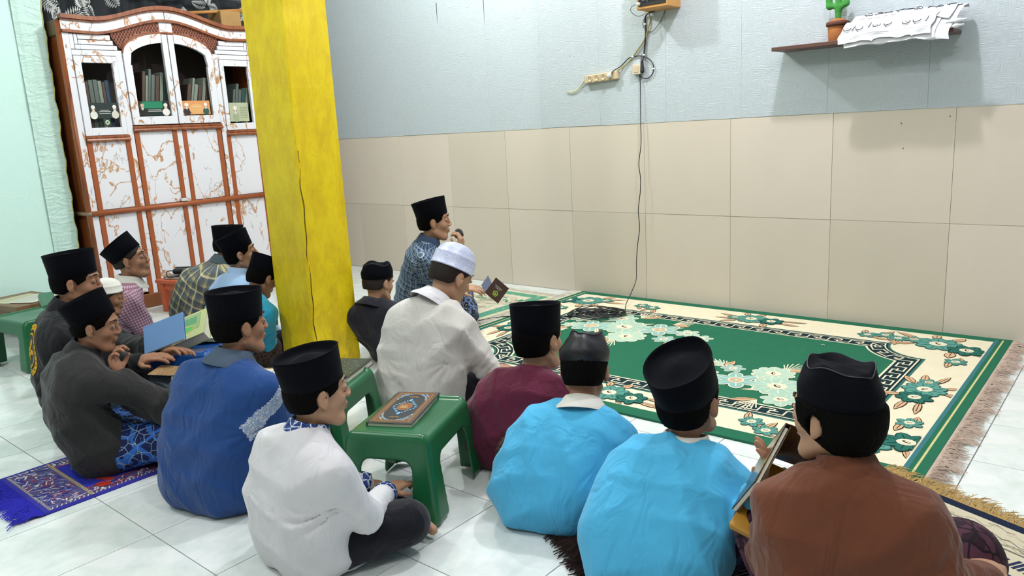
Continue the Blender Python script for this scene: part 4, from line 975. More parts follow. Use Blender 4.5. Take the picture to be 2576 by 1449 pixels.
def roll(k, x0, z0, L):   # rolled corners sticking out at the right
    V_ = [(4.76, -.20, z0), (4.80, -.205, z0+.004), (4.80+L, -.20, z0+.008)]
    m = MB(); m.tube(spline(V_, 6), [.008+.004*math.sin(i) for i in range(13)], 10); return tag(m.build('paper_roll', M_pap, None, True), ['upper', 'lower'][k]+' curled end of white paper sticking out right of the sheets', 'paper')
roll(0, 4.76, 1.575, .055); roll(1, 4.76, 1.552, .045)
ink_t, ink_b = MB(), MB()
def stroke(mb_, pts, r, lift):
    P_ = [sheet_pt(u, v, 0, lift)+np.array([0, -.0045, .002]) for u, v in spline(pts, 5)]; mb_.tube(P_, r, 5)
def letter(mb_, kind, u, v, s, lift, mark=True, r=.0016):
    du = .035*s; dv = .045*s
    if kind == 'alif': stroke(mb_, [(u, v-dv*1.6), (u+.002, v-dv*.4), (u-.001, v+dv*.5)], r, lift); uc = u
    else:
        stroke(mb_, [(u+du, v-dv*.55), (u+du*.9, v+dv*.2), (u+du*.2, v+dv*.45), (u-du*.6, v+dv*.35), (u-du*1.05, v-dv*.5)], r, lift)
        if kind == 'ba': stroke(mb_, [(u-.003, v+dv*1.1), (u+.003, v+dv*1.1)], r*1.4, lift)
        else:
            stroke(mb_, [(u-.010, v-dv*.4), (u-.006, v-dv*.4)], r*1.3, lift); stroke(mb_, [(u+.004, v-dv*.4), (u+.008, v-dv*.4)], r*1.3, lift)
    if mark: stroke(mb_, [(u-du*.6, v-dv*1.5-(.04 if kind == 'alif' else 0)), (u+du*.4, v-dv*2.3-(.04 if kind == 'alif' else 0))], r*.8, lift)
row1 = [('ba', .90), ('ba', .785), ('alif', .70), ('ta', .60), ('ta', .515), ('ba', .43), ('ba', .315), ('ta', .225), ('ba', .125)]
for kd, u in row1: letter(ink_t, kd, u, .30, 1.1, .012, True, .0021)
for u in (.82, .52, .36, .3, .2): stroke(ink_t, [(u+.03, -.0+.02), (u, .045), (u-.03, .02)], .0015, .012)
for u in np.arange(.1, .45, .075): stroke(ink_t, [(u+.025, .415), (u, .435), (u-.02, .415)], .0010, .012)
row2 = [('alif', .775), ('ba', .685), ('ta', .59), ('ba', .415), ('ta', .30), ('alif', .235), ('ba', .12), ('alif', .055), ('ta', .0)]
row2 = [('alif', .79), ('ba', .70), ('ta', .60), ('ba', .43), ('ta', .325), ('alif', .255), ('ba', .155), ('alif', .095), ('ta', .035)]
for kd, u in row2: letter(ink_b, kd, u, .645, 1.0, .017, False, .0021)
for k in range(14): stroke(ink_b, [(.27+.014*k, .795), (.275+.014*k, .805+.006*(k % 2)), (.284+.014*k, .797)], .0007, .017)
stroke(ink_b, [(.02, .83), (.5, .815), (.84, .80)], .0006, .017)
ink_t.build('lettering', M_ink, sh_t, True)['kind'] = 'stuff'; ink_b.build('lettering', M_ink, sh_b, True)['kind'] = 'stuff'

# amplifier box in wood
amp = empty('speaker_box', (3.17, -.085, 1.86), label='wooden box with black knobbed panel high on the wall above the sockets', cat='speaker')
M_bx = plain('golden_plywood', 'c18c4c', .45, var=.15); M_pn = plain('black_panel', '23242c', .4)
m2 = MB(); m2.box((-.105, -.085, 0), (.105, .083, .30), .004); m2.build('case', M_bx, amp)
m2 = MB(); m2.box((-.090, -.090, .018), (.098, -.084, .28), .002); m2.build('front_panel', M_pn, amp)
for k in range(5):
    m2 = MB(); m2.lathe([(.006, 0), (.0075, .002), (.006, .010), (.001, .011)], (0, 0, 0), 12, M3=np.array([[1, 0, 0], [0, 0, -1], [0, 1, 0]])); o = m2.build('knob', plain('knob_grey', '54555c', .3), amp, True); o.location = (-.050+.031*k, -.091, .048)
for k in range(2):
    m2 = MB(); m2.lathe([(.009, 0), (.011, .004), (.009, .02), (.003, .024)], (0, 0, 0), 12, M3=np.array([[1, 0, 0], [0, 0, -1], [0, 1, 0]])); o = m2.build('jack_plug', plain('white_plug', 'd6d2c2', .35), amp, True); o.location = (-.082, -.091, .032+.034*k)
# wall cables
def cable(name, pts, r, mat, label, n=8, ties=()):
    m = MB(); P_ = spline(pts, n); m.tube(P_, r, 7); o = m.build(name, mat, None, True); tag(o, label, 'cable')
    for i in ties:
        q = P_[int(i*(len(P_)-1))]; mm = MB(); mm.box((q[0]-.008, q[1]-.006, q[2]-.005), (q[0]+.008, q[1]+.003, q[2]+.004), .001); mm.build('cable_clip', M_clip, o)
    return o
M_clip = plain('white_clip', 'dfe3e2', .4); M_blk = plain('black_cable', '1c1d22', .4); M_ylw = plain('yellowed_cable', 'a79a58', .5); M_prp = plain('dark_purple_cable', '3c2a36', .4)
yb = -.012
cable('wire', [(3.075, -.05, 1.86), (3.068, yb, 1.83), (3.058, yb, 1.78), (3.03, yb, 1.71), (2.985, yb, 1.655), (2.93, yb, 1.60), (2.895, yb, 1.568), (2.855, -.018, 1.545), (2.812, -.03, 1.522)], .0042, M_ylw, 'yellowed cable curving from the wooden box to the power strip', ties=(.62,))
cable('wire', [(3.115, -.04, 1.86), (3.035, yb, 1.84), (3.034, yb, 1.74), (3.022, yb, 1.64), (3.018, yb-.006, 1.60), (3.012, -.035, 1.565)], .0052, M_prp, 'dark purple cable dropping from the wooden box to the socket', ties=(.3, .75))
cable('wire', [(3.10, -.06, 1.86), (3.03, yb, 1.835), (3.015, yb, 1.79), (3.04, yb, 1.755), (3.075, yb, 1.742), (3.11, yb, 1.765), (3.15, yb, 1.81), (3.175, yb, 1.858)], .0018, M_blk, 'thin black wire hanging in a loop below the wooden box')
cable('wire', [(3.065, -.17, 1.895), (3.03, -.17, 1.885), (3.015, -.15, 1.86), (3.03, -.1, 1.835), (3.06, -.07, 1.845), (3.07, -.06, 1.86)], .0016, M_prp, 'thin purple wire looping from the white plugs of the box')
cable('wire', [(2.795, -.045, 1.505), (2.80, -.04, 1.525), (2.845, yb, 1.555), (2.90, yb, 1.595), (2.955, yb, 1.607), (3.01, yb, 1.60), (3.06, yb, 1.575), (3.085, yb, 1.535), (3.08, yb, 1.49), (3.05, yb, 1.465), (3.02, -.015, 1.463), (3.0, -.03, 1.475)], .0032, M_blk, 'black power cable looping from the power strip round the socket', ties=(.68,))
cable('wire', [(2.565, -.02, 1.49), (2.53, yb, 1.462), (2.49, yb, 1.428), (2.44, yb, 1.415), (2.40, yb, 1.425)], .0034, plain('pale_yellow_cable', 'c3bf7c', .5), 'short pale yellow cable ending left of the power strip')
ps = empty('power_strip', (2.698, -.0, 1.495), label='beige wall power strip with four sockets below the wooden box', cat='power strip'); ps.rotation_euler = (0, -.045, 0)
M_be = plain('beige_plastic', 'c8b493', .4, var=.06); M_hole = plain('socket_dark', '4a4238', .5)
m2 = MB(); m2.box((-.131, -.036, -.026), (.131, -.004, .026), .004); m2.build('case', M_be, ps)
for k in range(4):
    R90 = np.array([[1, 0, 0], [0, 0, -1], [0, 1, 0]])
    m2 = MB(); m2.lathe([(.0145, 0), (.0195, .0), (.0205, .003), (.0185, .004), (.016, .001)], n=20, M3=R90); o = m2.build('socket', M_be, ps, True); o.location = (-.086+.054*k, -.036, 0)
    m2 = MB(); m2.lathe([(.002, .0008), (.0155, .0006), (.0155, .0002)], n=18, M3=R90); m2.build('socket_hollow', plain('socket_shade', '6b5c48', .6), o)
    for s_ in (-1, 1):
        m2 = MB(); m2.lathe([(.0025, .0016), (.0025, 0)], n=8, M3=R90); q = m2.build('contact_hole', M_hole, o); q.location = (s_*.006, -.0006, 0)
m2 = MB(); m2.lathe([(.004, 0), (.0165, .001), (.018, .012), (.015, .022), (.004, .024)], (0, 0, 0), 18, M3=np.array([[1, 0, 0], [0, 0, -1], [0, 1, 0]])); o = m2.build('plug', plain('white_plug2', 'd2d3cc', .35), None, True); o.location = (2.776, -.0365, 1.5); tag(o, 'white plug in the last socket of the power strip', 'plug')
sk = empty('wall_socket', (2.972, 0, 1.522), label='beige wall socket with black adapter right of the power strip', cat='socket')
m2 = MB(); m2.box((-.031, -.034, -.032), (.031, -.003, .032), .004); m2.build('case', plain('beige_socket', 'cdbfa8', .4), sk)
m2 = MB(); m2.box((-.017, -.037, -.017), (.017, -.034, .017), .001); m2.build('socket', M_be, sk)
s = SDF((.0, -.07, -.07), (.07, 0, .10), .003); s.cone((.040, -.026, -.015), (.038, -.022, .06), .013, .008, .004); s.cone((.038, -.02, .06), (.034, -.016, .09), .008, .003, .004); s.cone((.02, -.02, -.03), (.018, -.018, -.06), .008, .003, .004); V, Q = s.extract(); mesh('adapter', V, Q, M_blk, sk, True)
# microphone cord down the wall and coiled on the carpet
cord = [(2.990, -.018, 1.462), (2.994, -.022, 1.38), (2.996, -.03, 1.18), (2.998, -.035, 1.05), (2.985, -.045, .925), (2.998, -.05, .83), (2.997, -.055, .74), (2.983, -.06, .62), (2.995, -.07, .50), (2.985, -.085, .38), (2.990, -.11, .27), (3.015, -.16, .17), (3.03, -.25, .10), (3.07, -.38, .055), (3.13, -.50, .022), (3.10, -.56, .02)]
pts = spline(cord, 6).tolist(); P0 = np.array([2.98, -.58])
cp = []
for k in range(150):
    a = k*.55; r = .085+.045*math.sin(k*.37)+.02*math.sin(k*1.1); cp.append((P0[0]+r*1.25*math.cos(a)+.03*math.sin(k*.21), P0[1]+r*.9*math.sin(a)+.03*math.cos(k*.17), .018+.014*abs(math.sin(k*.9))+.00012*k))
for _ in range(2): cp.append((cp[-1][0]-.03, cp[-1][1]-.04, .018))
tail = [(2.80, -.70, .018), (2.62, -.80, .018), (2.50, -.86, .018), (2.42, -.92, .012), (2.37, -1.02, .010)]
m2 = MB(); m2.tube(np.vstack([pts, spline(cp, 5), spline(tail, 6)]), .0030, 6); tag(m2.build('cord', M_blk, None, True), 'black cord hanging down the wall and lying coiled on the rug', 'cord')
# little white scraps of paper on the rug
for x, y in ((4.02, -1.20), (3.62, -.72), (4.35, -.55), (4.6, -.42)):
    m2 = MB(); m2.tube(spline([(x, y, .017), (x+.012, y+.006, .018), (x+.02, y-.004, .017)], 4), .0012, 5); tag(m2.build('paper_scrap', M_pap, None), None, 'scrap'); C.objects[-1]['label'] = 'tiny white thread scrap lying on the green rug'; C.objects[-1]['group'] = 'scraps on the rug'
# ================================================================ PEOPLE
F2 = np.array([-.653, .757, 0]); R2 = np.array([.757, .653, 0]); ZU = np.array([0, 0, 1.])
def unit(v): v = np.array(v, float); return v/np.linalg.norm(v)
def head_dir(a): a *= D2R; return F2*math.cos(a)+R2*math.sin(a)
t = NT('skin', .5, .4); co = t.coord(); t.col(t.mix(t.noise(co, 40, 3), '94684e', 'a4775c')); t.b.inputs['Subsurface Weight'].default_value = .08
t.b.inputs['Subsurface Radius'].default_value = (.02, .008, .005); t.bump(t.noise(co, 400, 2), .05, .0006); M_skin = t.m
t = NT('skin_tan', .5, .4); co = t.coord(); t.col(t.mix(t.noise(co, 40, 3), 'a87e62', 'b68c70')); t.b.inputs['Subsurface Weight'].default_value = .08
t.b.inputs['Subsurface Radius'].default_value = (.02, .008, .005); M_skin2 = t.m
t = NT('black_hair', .75, .06); co = t.coord(); n = t.noise(t.coord('Object', (1, 1, .12)), 420, 3, .7); n2 = t.noise(co, 30, 3)
t.col(t.mix(n, '040303', '0e0b0a')); t.bump(t.math('ADD', n, t.math('MULTIPLY', n2, .5)), .9, .004); M_hair = t.m
def fade_mat():
    t = NT('cropped_hair', .7, .3); co = t.coord(); t.col(t.mix(t.noise(co, 300, 3), '100c0b', '2c201a')); t.bump(t.noise(co, 600, 2), .5, .001); return t.m
M_fade = fade_mat()
M_velvet = plain('black_velvet', '080910', .9, .08, bump=.25, bs=350, sheen=.03)
M_satin = plain('black_satin', '15131a', .45, .4, bump=.3, bs=30)
M_capw = NT('white_silver_brocade', .4, .5); co_ = M_capw.coord(); vo_ = M_capw.new('ShaderNodeTexVoronoi'); vo_.inputs['Scale'].default_value = 110; M_capw.link(co_, vo_.inputs['Vector'])
M_capw.col(M_capw.ramp(vo_.outputs['Distance'], [(.2, 'b6bcd2'), (.5, 'a9b0cc'), (.8, 'c3c8da')])); M_capw.bump(vo_.outputs['Distance'], .2, .002); M_capw = M_capw.m
M_eye = plain('eye_white', 'd8d2c8', .2); M_iris = plain('eye_dark', '1a1210', .15); M_lip = plain('lips', '7e4c42', .45); M_lip2 = plain('lips_tan', '93594c', .45); M_brow = plain('eyebrow', '17110f', .8)

def cloth(name, c, rough=.85, weave=700, fold=.5, c2=None, sheen=.15):
    t = NT(name, rough, .2); co = t.coord(); wv = t.noise(co, weave, 2, .7)
    A = lin(c); B = lin(c2) if c2 else tuple(q*.86 for q in A[:3])+(1,)
    t.col(t.mix(t.math('ADD', t.math('MULTIPLY', wv, .5), t.math('MULTIPLY', t.noise(co, 6, 3), .5)), B, A))
    big = t.noise(t.coord('Object', (1.6, 1.6, .8), (.4, .3, 0)), 9, 2, .5, 1.3); f = t.math('ADD', t.math('MULTIPLY', big, fold*3.0), t.math('MULTIPLY', wv, .035)); t.bump(f, .5, .015)
    t.b.inputs['Sheen Weight'].default_value = sheen; return t.m
def stripes(t, co_sock, comp, freq, duty):
    sp = t.new('ShaderNodeSeparateXYZ'); t.link(co_sock, sp.inputs[0]); f = t.math('FRACT', t.math('MULTIPLY', sp.outputs[comp], freq)); return t.math('LESS_THAN', f, duty)
def check_mat(name, base, cols, rough=.85):
    """cols: list of (freq, duty, colour, weight, phase)"""
    t = NT(name, rough, .2); c = base
    for fr, du, cl, wt, ph in cols:
        co = t.coord(None, (1, 1, 1), (0, 0, 0), (ph, ph, 0), 'pat')
        for k in (0, 1): c = t.mix(t.math('MULTIPLY', stripes(t, co, k, fr, du), wt), c, cl)
    t.col(c); co = t.coord(); t.bump(t.math('ADD', t.noise(co, 9, 2), t.math('MULTIPLY', t.noise(co, 600, 2), .1)), .4, .01); return t.m
def batik(name, base, cols, scale=22, rough=.8):
    t = NT(name, rough, .25); co = t.coord(); c = base
    for i, (cl, th, sc) in enumerate(cols):
        v = t.new('ShaderNodeTexVoronoi', feature='DISTANCE_TO_EDGE' if i % 2 == 0 else 'F1'); v.inputs['Scale'].default_value = sc
        dn = t.new('ShaderNodeTexNoise'); dn.inputs['Scale'].default_value = sc*.4; cc = t.coord('Object', (1, 1, 1), (0, 0, i*.7), (i, i*2, 0)); t.link(cc, dn.inputs['Vector'])
        va = t.new('ShaderNodeVectorMath', operation='MULTIPLY_ADD'); t.link(dn.outputs['Color'], va.inputs[0]); va.inputs[1].default_value = (1.2/sc,)*3; t.link(cc, va.inputs[2]); t.link(va.outputs[0], v.inputs['Vector'])
        c = t.mix(t.math('LESS_THAN', v.outputs['Distance'], th), c, cl)
    t.col(c); t.bump(t.noise(co, 12, 3), .4, .012); return t.m

def put_mesh(name, s, mat, parent, off, disp=None, pat=None, fmat=None, drop=0):
    V, Q = s.extract()
    # laplacian polish
    if drop:
        n = len(V)
        for _ in range(drop):
            acc = np.zeros((n, 3)); cnt = np.zeros(n)
            for i in range(4):
                a, b = Q[:, i], Q[:, (i+1) % 4]
                for q in range(3): acc[:, q] += np.bincount(a, V[b, q], n)+np.bincount(b, V[a, q], n)
                cnt += np.bincount(a, minlength=n)+np.bincount(b, minlength=n)
            V = V*.5+.5*acc/np.maximum(cnt, 1)[:, None]
    o = mesh(name, V-off, Q, mat, parent, True)
    if pat is not None:
        a = o.data.attributes.new('pat', 'FLOAT_VECTOR', 'POINT'); a.data.foreach_set('vector', pat(V).astype(np.float32).ravel())
    if fmat is not None:
        o.data.polygons.foreach_set('material_index', fmat(V[Q].mean(1)).astype(np.int32))
    return o
def folds(s, amp, seed, dirs, ztop=None):
    """long shallow cloth folds added to the distance field"""
    r = np.random.default_rng(seed); X = s.ax[0][:, None, None]; Y = s.ax[1][None, :, None]; Z = s.ax[2][None, None, :]
    acc = 0
    for d, wl in dirs:
        d = unit(d); ph = r.uniform(0, 6); w1 = r.uniform(2.5, 4.5, 3)
        q = (X*d[0]+Y*d[1]+Z*d[2])*2*PI/wl+ph+1.1*np.sin(X*w1[0]*3+Z*4+ph)+.9*np.sin(Y*w1[1]*3-Z*w1[2]*2)
        m = .5+.5*np.sin(X*w1[1]*2.1+Y*w1[2]*2.7+Z*5+ph*2)
        acc = acc+(np.abs(np.sin(q*.5))-.6)*m
    s.D = s.D+(amp*acc).astype(np.float32)

def person(key, label, pel, cap, a_body, a_head, hs=1., s=.85, pitch=0, roll=0, capkind='songkok', shirt=None, lower=None, lk='pants', arms=None, hair='full', skin=M_skin, lipm=M_lip,
           captilt=.10, collar=None, cuff=None, wide=1., hunch=.04, flap=False, res=.0065, legs='cross', knee=1., plaid=False, capm=None, caph=1., shd=1., hip=1., emblem=None, capyaw=0, face=True, kneez=None, capk=1., fold=1., taper=0.):
    pel = np.array([pel[0], pel[1], 0.]); Fb = head_dir(a_body); Rb = np.cross(Fb, ZU)
    root = empty('person', pel, label=label, cat='person'); off = pel
    hd = head_dir(a_head); cp, sp = math.cos(pitch), math.sin(pitch); FH = hd*cp+ZU*sp; UH = ZU*cp-hd*sp; RH = np.cross(FH, UH)
    cr, sr = math.cos(roll), math.sin(roll); RH, UH = RH*cr+UH*sr, UH*cr-RH*sr
    Hc = np.array(cap, float)-UH*.075*hs      # middle of the head
    HP = lambda x, y, z: Hc+(RH*x+FH*y+UH*z)*hs
    RM = np.array([RH, FH, UH])
    hips = pel+ZU*.095*s; neck_b = HP(0, -.038, -.128)-Fb*.006
    sp_v = neck_b-hips; L = np.linalg.norm(sp_v); back = -Fb
    waist = hips+sp_v*.36+back*hunch*1.0; chest = hips+sp_v*.70+back*hunch*.9; top = hips+sp_v*.90+back*.018
    nrm = unit(Fb-(Fb@unit(sp_v))*unit(sp_v))
    SW = .150*s*wide*shd
    side = lambda q: Rb*q
    sh = {1: top+side(SW)-ZU*.050*s, -1: top-side(SW)-ZU*.050*s}
    nz_ = neck_b[2]/s
    P3 = lambda x, y, z: pel+Rb*x*s+Fb*y*s+ZU*z*s
    # arms: elbow and wrist for each side, local metres
    dflt = {1: ((.222, .13, .40*nz_), (.055, .28, .135)), -1: ((-.180, .115, .45*nz_), (-.055, .295, .125))}
    arms = arms or {}
    el, wr, hdir, hup, closed = {}, {}, {}, {}, {}
    for q in (1, -1):
        A = arms.get(q, {}); el[q] = P3(*A.get('el', dflt[q][0])) if 'elw' not in A else np.array(A['elw'], float)
        wr[q] = P3(*A.get('wr', dflt[q][1])) if 'wrw' not in A else np.array(A['wrw'], float)
        hdir[q] = unit(A['hd']) if 'hd' in A else unit(unit(wr[q]-el[q])+Fb*.3-ZU*.1); hup[q] = unit(A['up']) if 'up' in A else ZU; closed[q] = A.get('curl', .6)
    # legs
    kz = kneez if kneez is not None else .115
    hipj = {q: hips+side(q*.085*s*wide) for q in (1, -1)}
    if legs == 'cross':
        kn = {q: P3(q*.225*knee, .25*knee, kz) for q in (1, -1)}; an = {1: P3(-.12, .30, .05), -1: P3(.12, .36, .055)}; toe = {1: P3(-.22, .31, .03), -1: P3(.22, .36, .035)}
    elif legs == 'side':    # one knee folded forward, seen from the side
        kn = {q: P3(q*.20, .30, kz) for q in (1, -1)}; an = {1: P3(-.05, .22, .05), -1: P3(.10, .34, .05)}; toe = {1: P3(-.13, .24, .03), -1: P3(.20, .35, .03)}
    lo = np.min([Hc-.17*hs, hips-.32*s, *kn.values(), *wr.values(), *el.values(), *toe.values()], axis=0)-.12; hi = np.max([Hc+.17*hs, hips+.32*s, *kn.values(), *wr.values(), *el.values(), *toe.values(), *sh.values()], axis=0)+.12
    lo[2] = -.03
    # ---------------- skin: one continuous body
    h = res*.78; b = SDF(lo, hi, h)
    b.ell(HP(0, -.012, .028), np.array([.073, .092, .085])*hs, RM, .0)
    b.ell(HP(0, .018, -.033), np.array([.052, .067, .080])*hs, RM, .02*hs)
    b.cone(HP(-.018, .058, -.098), HP(.018, .058, -.098), .020*hs, .020*hs, .025*hs)      # chin
    for q in (-1, 1):
        b.cone(HP(q*.050, -.005, -.055), HP(q*.025, .05, -.095), .014*hs, .014*hs, .020*hs)     # jaw line
        b.ell(HP(q*.036, .056, -.022), np.array([.020, .020, .021])*hs, RM, .018*hs)       # cheek
        b.cone(HP(q*.012, .082, .036), HP(q*.040, .070, .034), .009*hs, .008*hs, .012*hs)      # brow
        b.ell(HP(q*.031, .098, .012), np.array([.017, .015, .012])*hs, RM, .012*hs, 's')   # eye socket
        b.ell(HP(q*.031, .0745, .011), np.array([.0145, .0115, .0110])*hs, RM, .004*hs)
    b.cone(HP(0, .083, .020), HP(0, .100, -.018), .0062*hs, .0095*hs, .010*hs)      # nose
    for q in (-1, 1): b.ell(HP(q*.012, .094, -.024), np.array([.0085, .010, .008])*hs, RM, .006*hs)
    b.ell(HP(0, .084, -.050), np.array([.024, .010, .007])*hs, RM, .006*hs); b.ell(HP(0, .082, -.063), np.array([.021, .010, .008])*hs, RM, .006*hs)
    b.cone(HP(-.02, .090, -.0565), HP(.02, .090, -.0565), .0022*hs, .0022*hs, .003*hs, 's')
    for q in (-1, 1):       # ears
        Re = np.array([unit(RH*q+FH*-.35), unit(FH+RH*q*.35), UH])
        b.ell(HP(q*.077, -.006, -.004), np.array([.008, .018, .029])*hs, Re, .006*hs)
        b.ell(HP(q*.086, .000, .000), np.array([.006, .009, .016])*hs, Re, .004*hs, 's')
        b.ell(HP(q*.073, .002, -.030), np.array([.008, .009, .010])*hs, Re, .006*hs)
    b.cone(HP(0, -.026, -.045), neck_b-unit(sp_v)*.03, .041*hs, .043*hs, .02)
    b.cone(neck_b, top+Fb*.015, .034*s, .034*s, .02); b.cone(top+Fb*.015, chest+Fb*.03, .034*s, .05*s, .02); b.cone(chest+Fb*.03, hips, .05*s, .06*s, .03)
    for q in (-1, 1):
        b.cone(top+Fb*.01-ZU*.01, sh[q], .026*s, .030*s, .01); b.cone(sh[q], el[q], .033*s, .029*s, .01); b.cone(el[q], wr[q], .029*s, .0205*s, .01)
        # hand: palm, thumb, four fingers
        d = hdir[q]; n = unit(hup[q]-(hup[q]@d)*d); lt = np.cross(d, n)*q      # lt points to the thumb side for a palm facing down
        hsz = .95*s*1.05; W = wr[q]; pc = W+d*.040*hsz
        Rp = np.array([lt, d, n]); b.ell(pc, np.array([.036, .046, .016])*hsz, Rp, .010)
        b.cone(W, W+d*.03*hsz, .020*s, .022*s, .012)
        cu = closed[q]
        for f_, (ox, ln, fr) in enumerate(((.027, .062, .0082), (.010, .070, .0085), (-.008, .065, .008), (-.025, .050, .0072))):
            base = W+d*(.074-.006*abs(f_-1))*hsz+lt*ox*hsz; cur = base; dd = d; m = b_ang = 0
            b.cone(pc+lt*ox*hsz*.8, base, fr*hsz*1.2, fr*hsz*1.1, .005)
            for seg in (.45, .32, .23):
                b_ang += cu*(.75 if seg == .45 else .85); dd = d*math.cos(b_ang)-n*math.sin(b_ang); nx = cur+dd*ln*seg*hsz*1.15+lt*ox*.06*hsz; b.cone(cur, nx, fr*hsz, fr*hsz*.9, .002); cur = nx
        tb = W+d*.018*hsz+lt*.026*hsz-n*.004; tm = tb+(d*.55+lt*.75-n*.35*cu)*.032*hsz; te = tm+(d*.8+lt*.15-n*.7*cu)*.032*hsz
        b.cone(W+d*.012*hsz+lt*.012*hsz, tb, .013*hsz, .012*hsz, .006); b.cone(tb, tm, .0115*hsz, .010*hsz, .003); b.cone(tm, te, .010*hsz, .0085*hsz, .002)
        b.cone(hipj[q], kn[q], .05*s, .040*s, .02); b.cone(kn[q], an[q], .040*s, .028*s, .015); b.cone(an[q], toe[q], .026*s, .018*s, .012)
    b.floor(.004); put_mesh('body', b, skin, root, off, drop=1)
    # ---------------- face parts
    if face:
        for q in (-1, 1):
            EM = np.array([unit(RH-FH*q*.30), UH, unit(FH+RH*q*.30)]).T
            mb_ = MB(); mb_.lathe([(.0001, -.004)]+[(.0115*math.cos(a_), .0040*math.sin(a_)) for a_ in np.linspace(-1.4, 1.4, 7)]+[(.0001, .0040)], (0, 0, 0), 14, ax=(1, .36), M3=EM*hs)
            e_ = mb_.build('eye', M_eye, root, True); e_.location = Vector(HP(q*.032, .0850, .0105)-off)
            mb_ = MB(); mb_.lathe([(.0046, .0030), (.0042, .0043), (.0005, .0048)], (0, 0, 0), 12, ax=(1, .85), M3=EM*hs); mb_.build('iris', M_iris, e_, True)
            mb_ = MB(); mb_.tube([EM@np.array(v_)*hs for v_ in ((-.0125, -.001, -.001), (-.006, .0042, .0025), (.002, .0046, .003), (.009, .0025, .001), (.013, -.0015, -.002))], .0011*hs, 5); mb_.build('eyelid', M_brow, e_, True)
            mb_ = MB(); P_ = [HP(q*x, y, z)-off for x, y, z in ((.014, .0885, .036), (.026, .0875, .0405), (.038, .080, .040), (.048, .068, .034))]; mb_.tube(spline(P_, 4), [.0015*hs+.0022*hs*math.sin(PI*min(1, i/9)) for i in range(13)], 6); mb_.build('eyebrow', M_brow, root, True)
        mb_ = MB()
        for zz, rr in ((-.0505, .0034), (-.061, .0042)):
            P_ = [HP(x, .0885-abs(x)*.28, zz+abs(x)*(-.08 if rr < .004 else .12)) - off for x in (-.021, -.010, 0, .010, .021)]; mb_.tube(spline(P_, 3), [rr*hs*(.25+.75*math.sin(PI*(i+.5)/13)) for i in range(13)], 6)
        o = mb_.build('lips', lipm, root, True)
    ct = captilt; Fc = FH*math.cos(ct)+UH*math.sin(ct); Uc = UH*math.cos(ct)-FH*math.sin(ct)
    Rc = np.cross(Fc, Uc)
    if capyaw: Fc, Rc = Fc*math.cos(capyaw)+Rc*math.sin(capyaw), Rc*math.cos(capyaw)-Fc*math.sin(capyaw)
    # ---------------- hair
    hh = SDF(Hc-.15*hs, Hc+.16*hs, .0042); 
    bulk = {'full': .0075, 'fade': .004, 'bushy': .018}[hair]
    hh.ell(HP(0, -.012, .028), np.array([.073+bulk, .092+bulk, .085+bulk])*hs, RM, .0); hh.ell(HP(0, -.040, -.012), np.array([.062+bulk, .058+bulk, .062+bulk])*hs, RM, .02*hs)
    X = hh.ax[0][:, None, None]-Hc[0]; Y = hh.ax[1][None, :, None]-Hc[1]; Z = hh.ax[2][None, None, :]-Hc[2]
    lx = (X*RH[0]+Y*RH[1]+Z*RH[2])/hs; ly = (X*FH[0]+Y*FH[1]+Z*FH[2])/hs; lz = (X*UH[0]+Y*UH[1]+Z*UH[2])/hs
    low = {'full': -.050, 'fade': -.036, 'bushy': -.080}[hair]
    lowc = low+np.maximum(0, ly+.04)*.75                      # nape rises toward the ear
    front = ly-(.052+np.clip(lz-.03, 0, .1)*.5); sideb = np.maximum(ly-.022, lz-.03)
    cut = np.maximum(lowc-lz, np.minimum(front, np.where(lz < .035, ly-.020, front)))
    earc = np.sqrt(((ly+.004)/.021)**2+((lz+.006)/.030)**2)-1; cut = np.maximum(cut, -(earc*.024))
    capz = (X*Uc[0]+Y*Uc[1]+Z*Uc[2])/hs-((HP(0, -.012, .032)-Hc)@Uc)/hs; cut = np.maximum(cut, capz-.012)
    nz = .0011*np.sin(lx*310+ly*190+2*np.sin(lz*60))*np.sin(ly*270-lx*120+1)
    hh.D = np.maximum(hh.D-nz.astype(np.float32)*(1 if hair != 'fade' else .3), (cut*hs+nz).astype(np.float32))
    inner = SDF(Hc-.15*hs, Hc+.16*hs, .0042); inner.ell(HP(0, -.012, .028), np.array([.069, .088, .081])*hs, RM, 0); inner.cone(HP(0, -.028, -.045), neck_b, .044*hs, .046*hs, .0)
    hh.D = np.maximum(hh.D, -inner.D)
    put_mesh('hair', hh, M_hair if hair != 'fade' else M_fade, root, off)
    # ---------------- cap
    C0 = HP(0, -.012, .032); a_, b_ = .100*hs*capk, .085*hs*capk; Hh = .105*hs*caph; n = 48
    mb_ = MB(); ring = []
    def cap_ring(k, z, pinch=0, inset=0):
        out = []
        for i in range(n):
            th = 2*PI*i/n; x = b_*k*math.cos(th); y = a_*k*math.sin(th); x *= 1-pinch*abs(math.sin(th))**3
            zz = z+inset*math.cos(th)**2
            out.append(C0+Rc*x+Fc*y+Uc*zz-off)
        return out
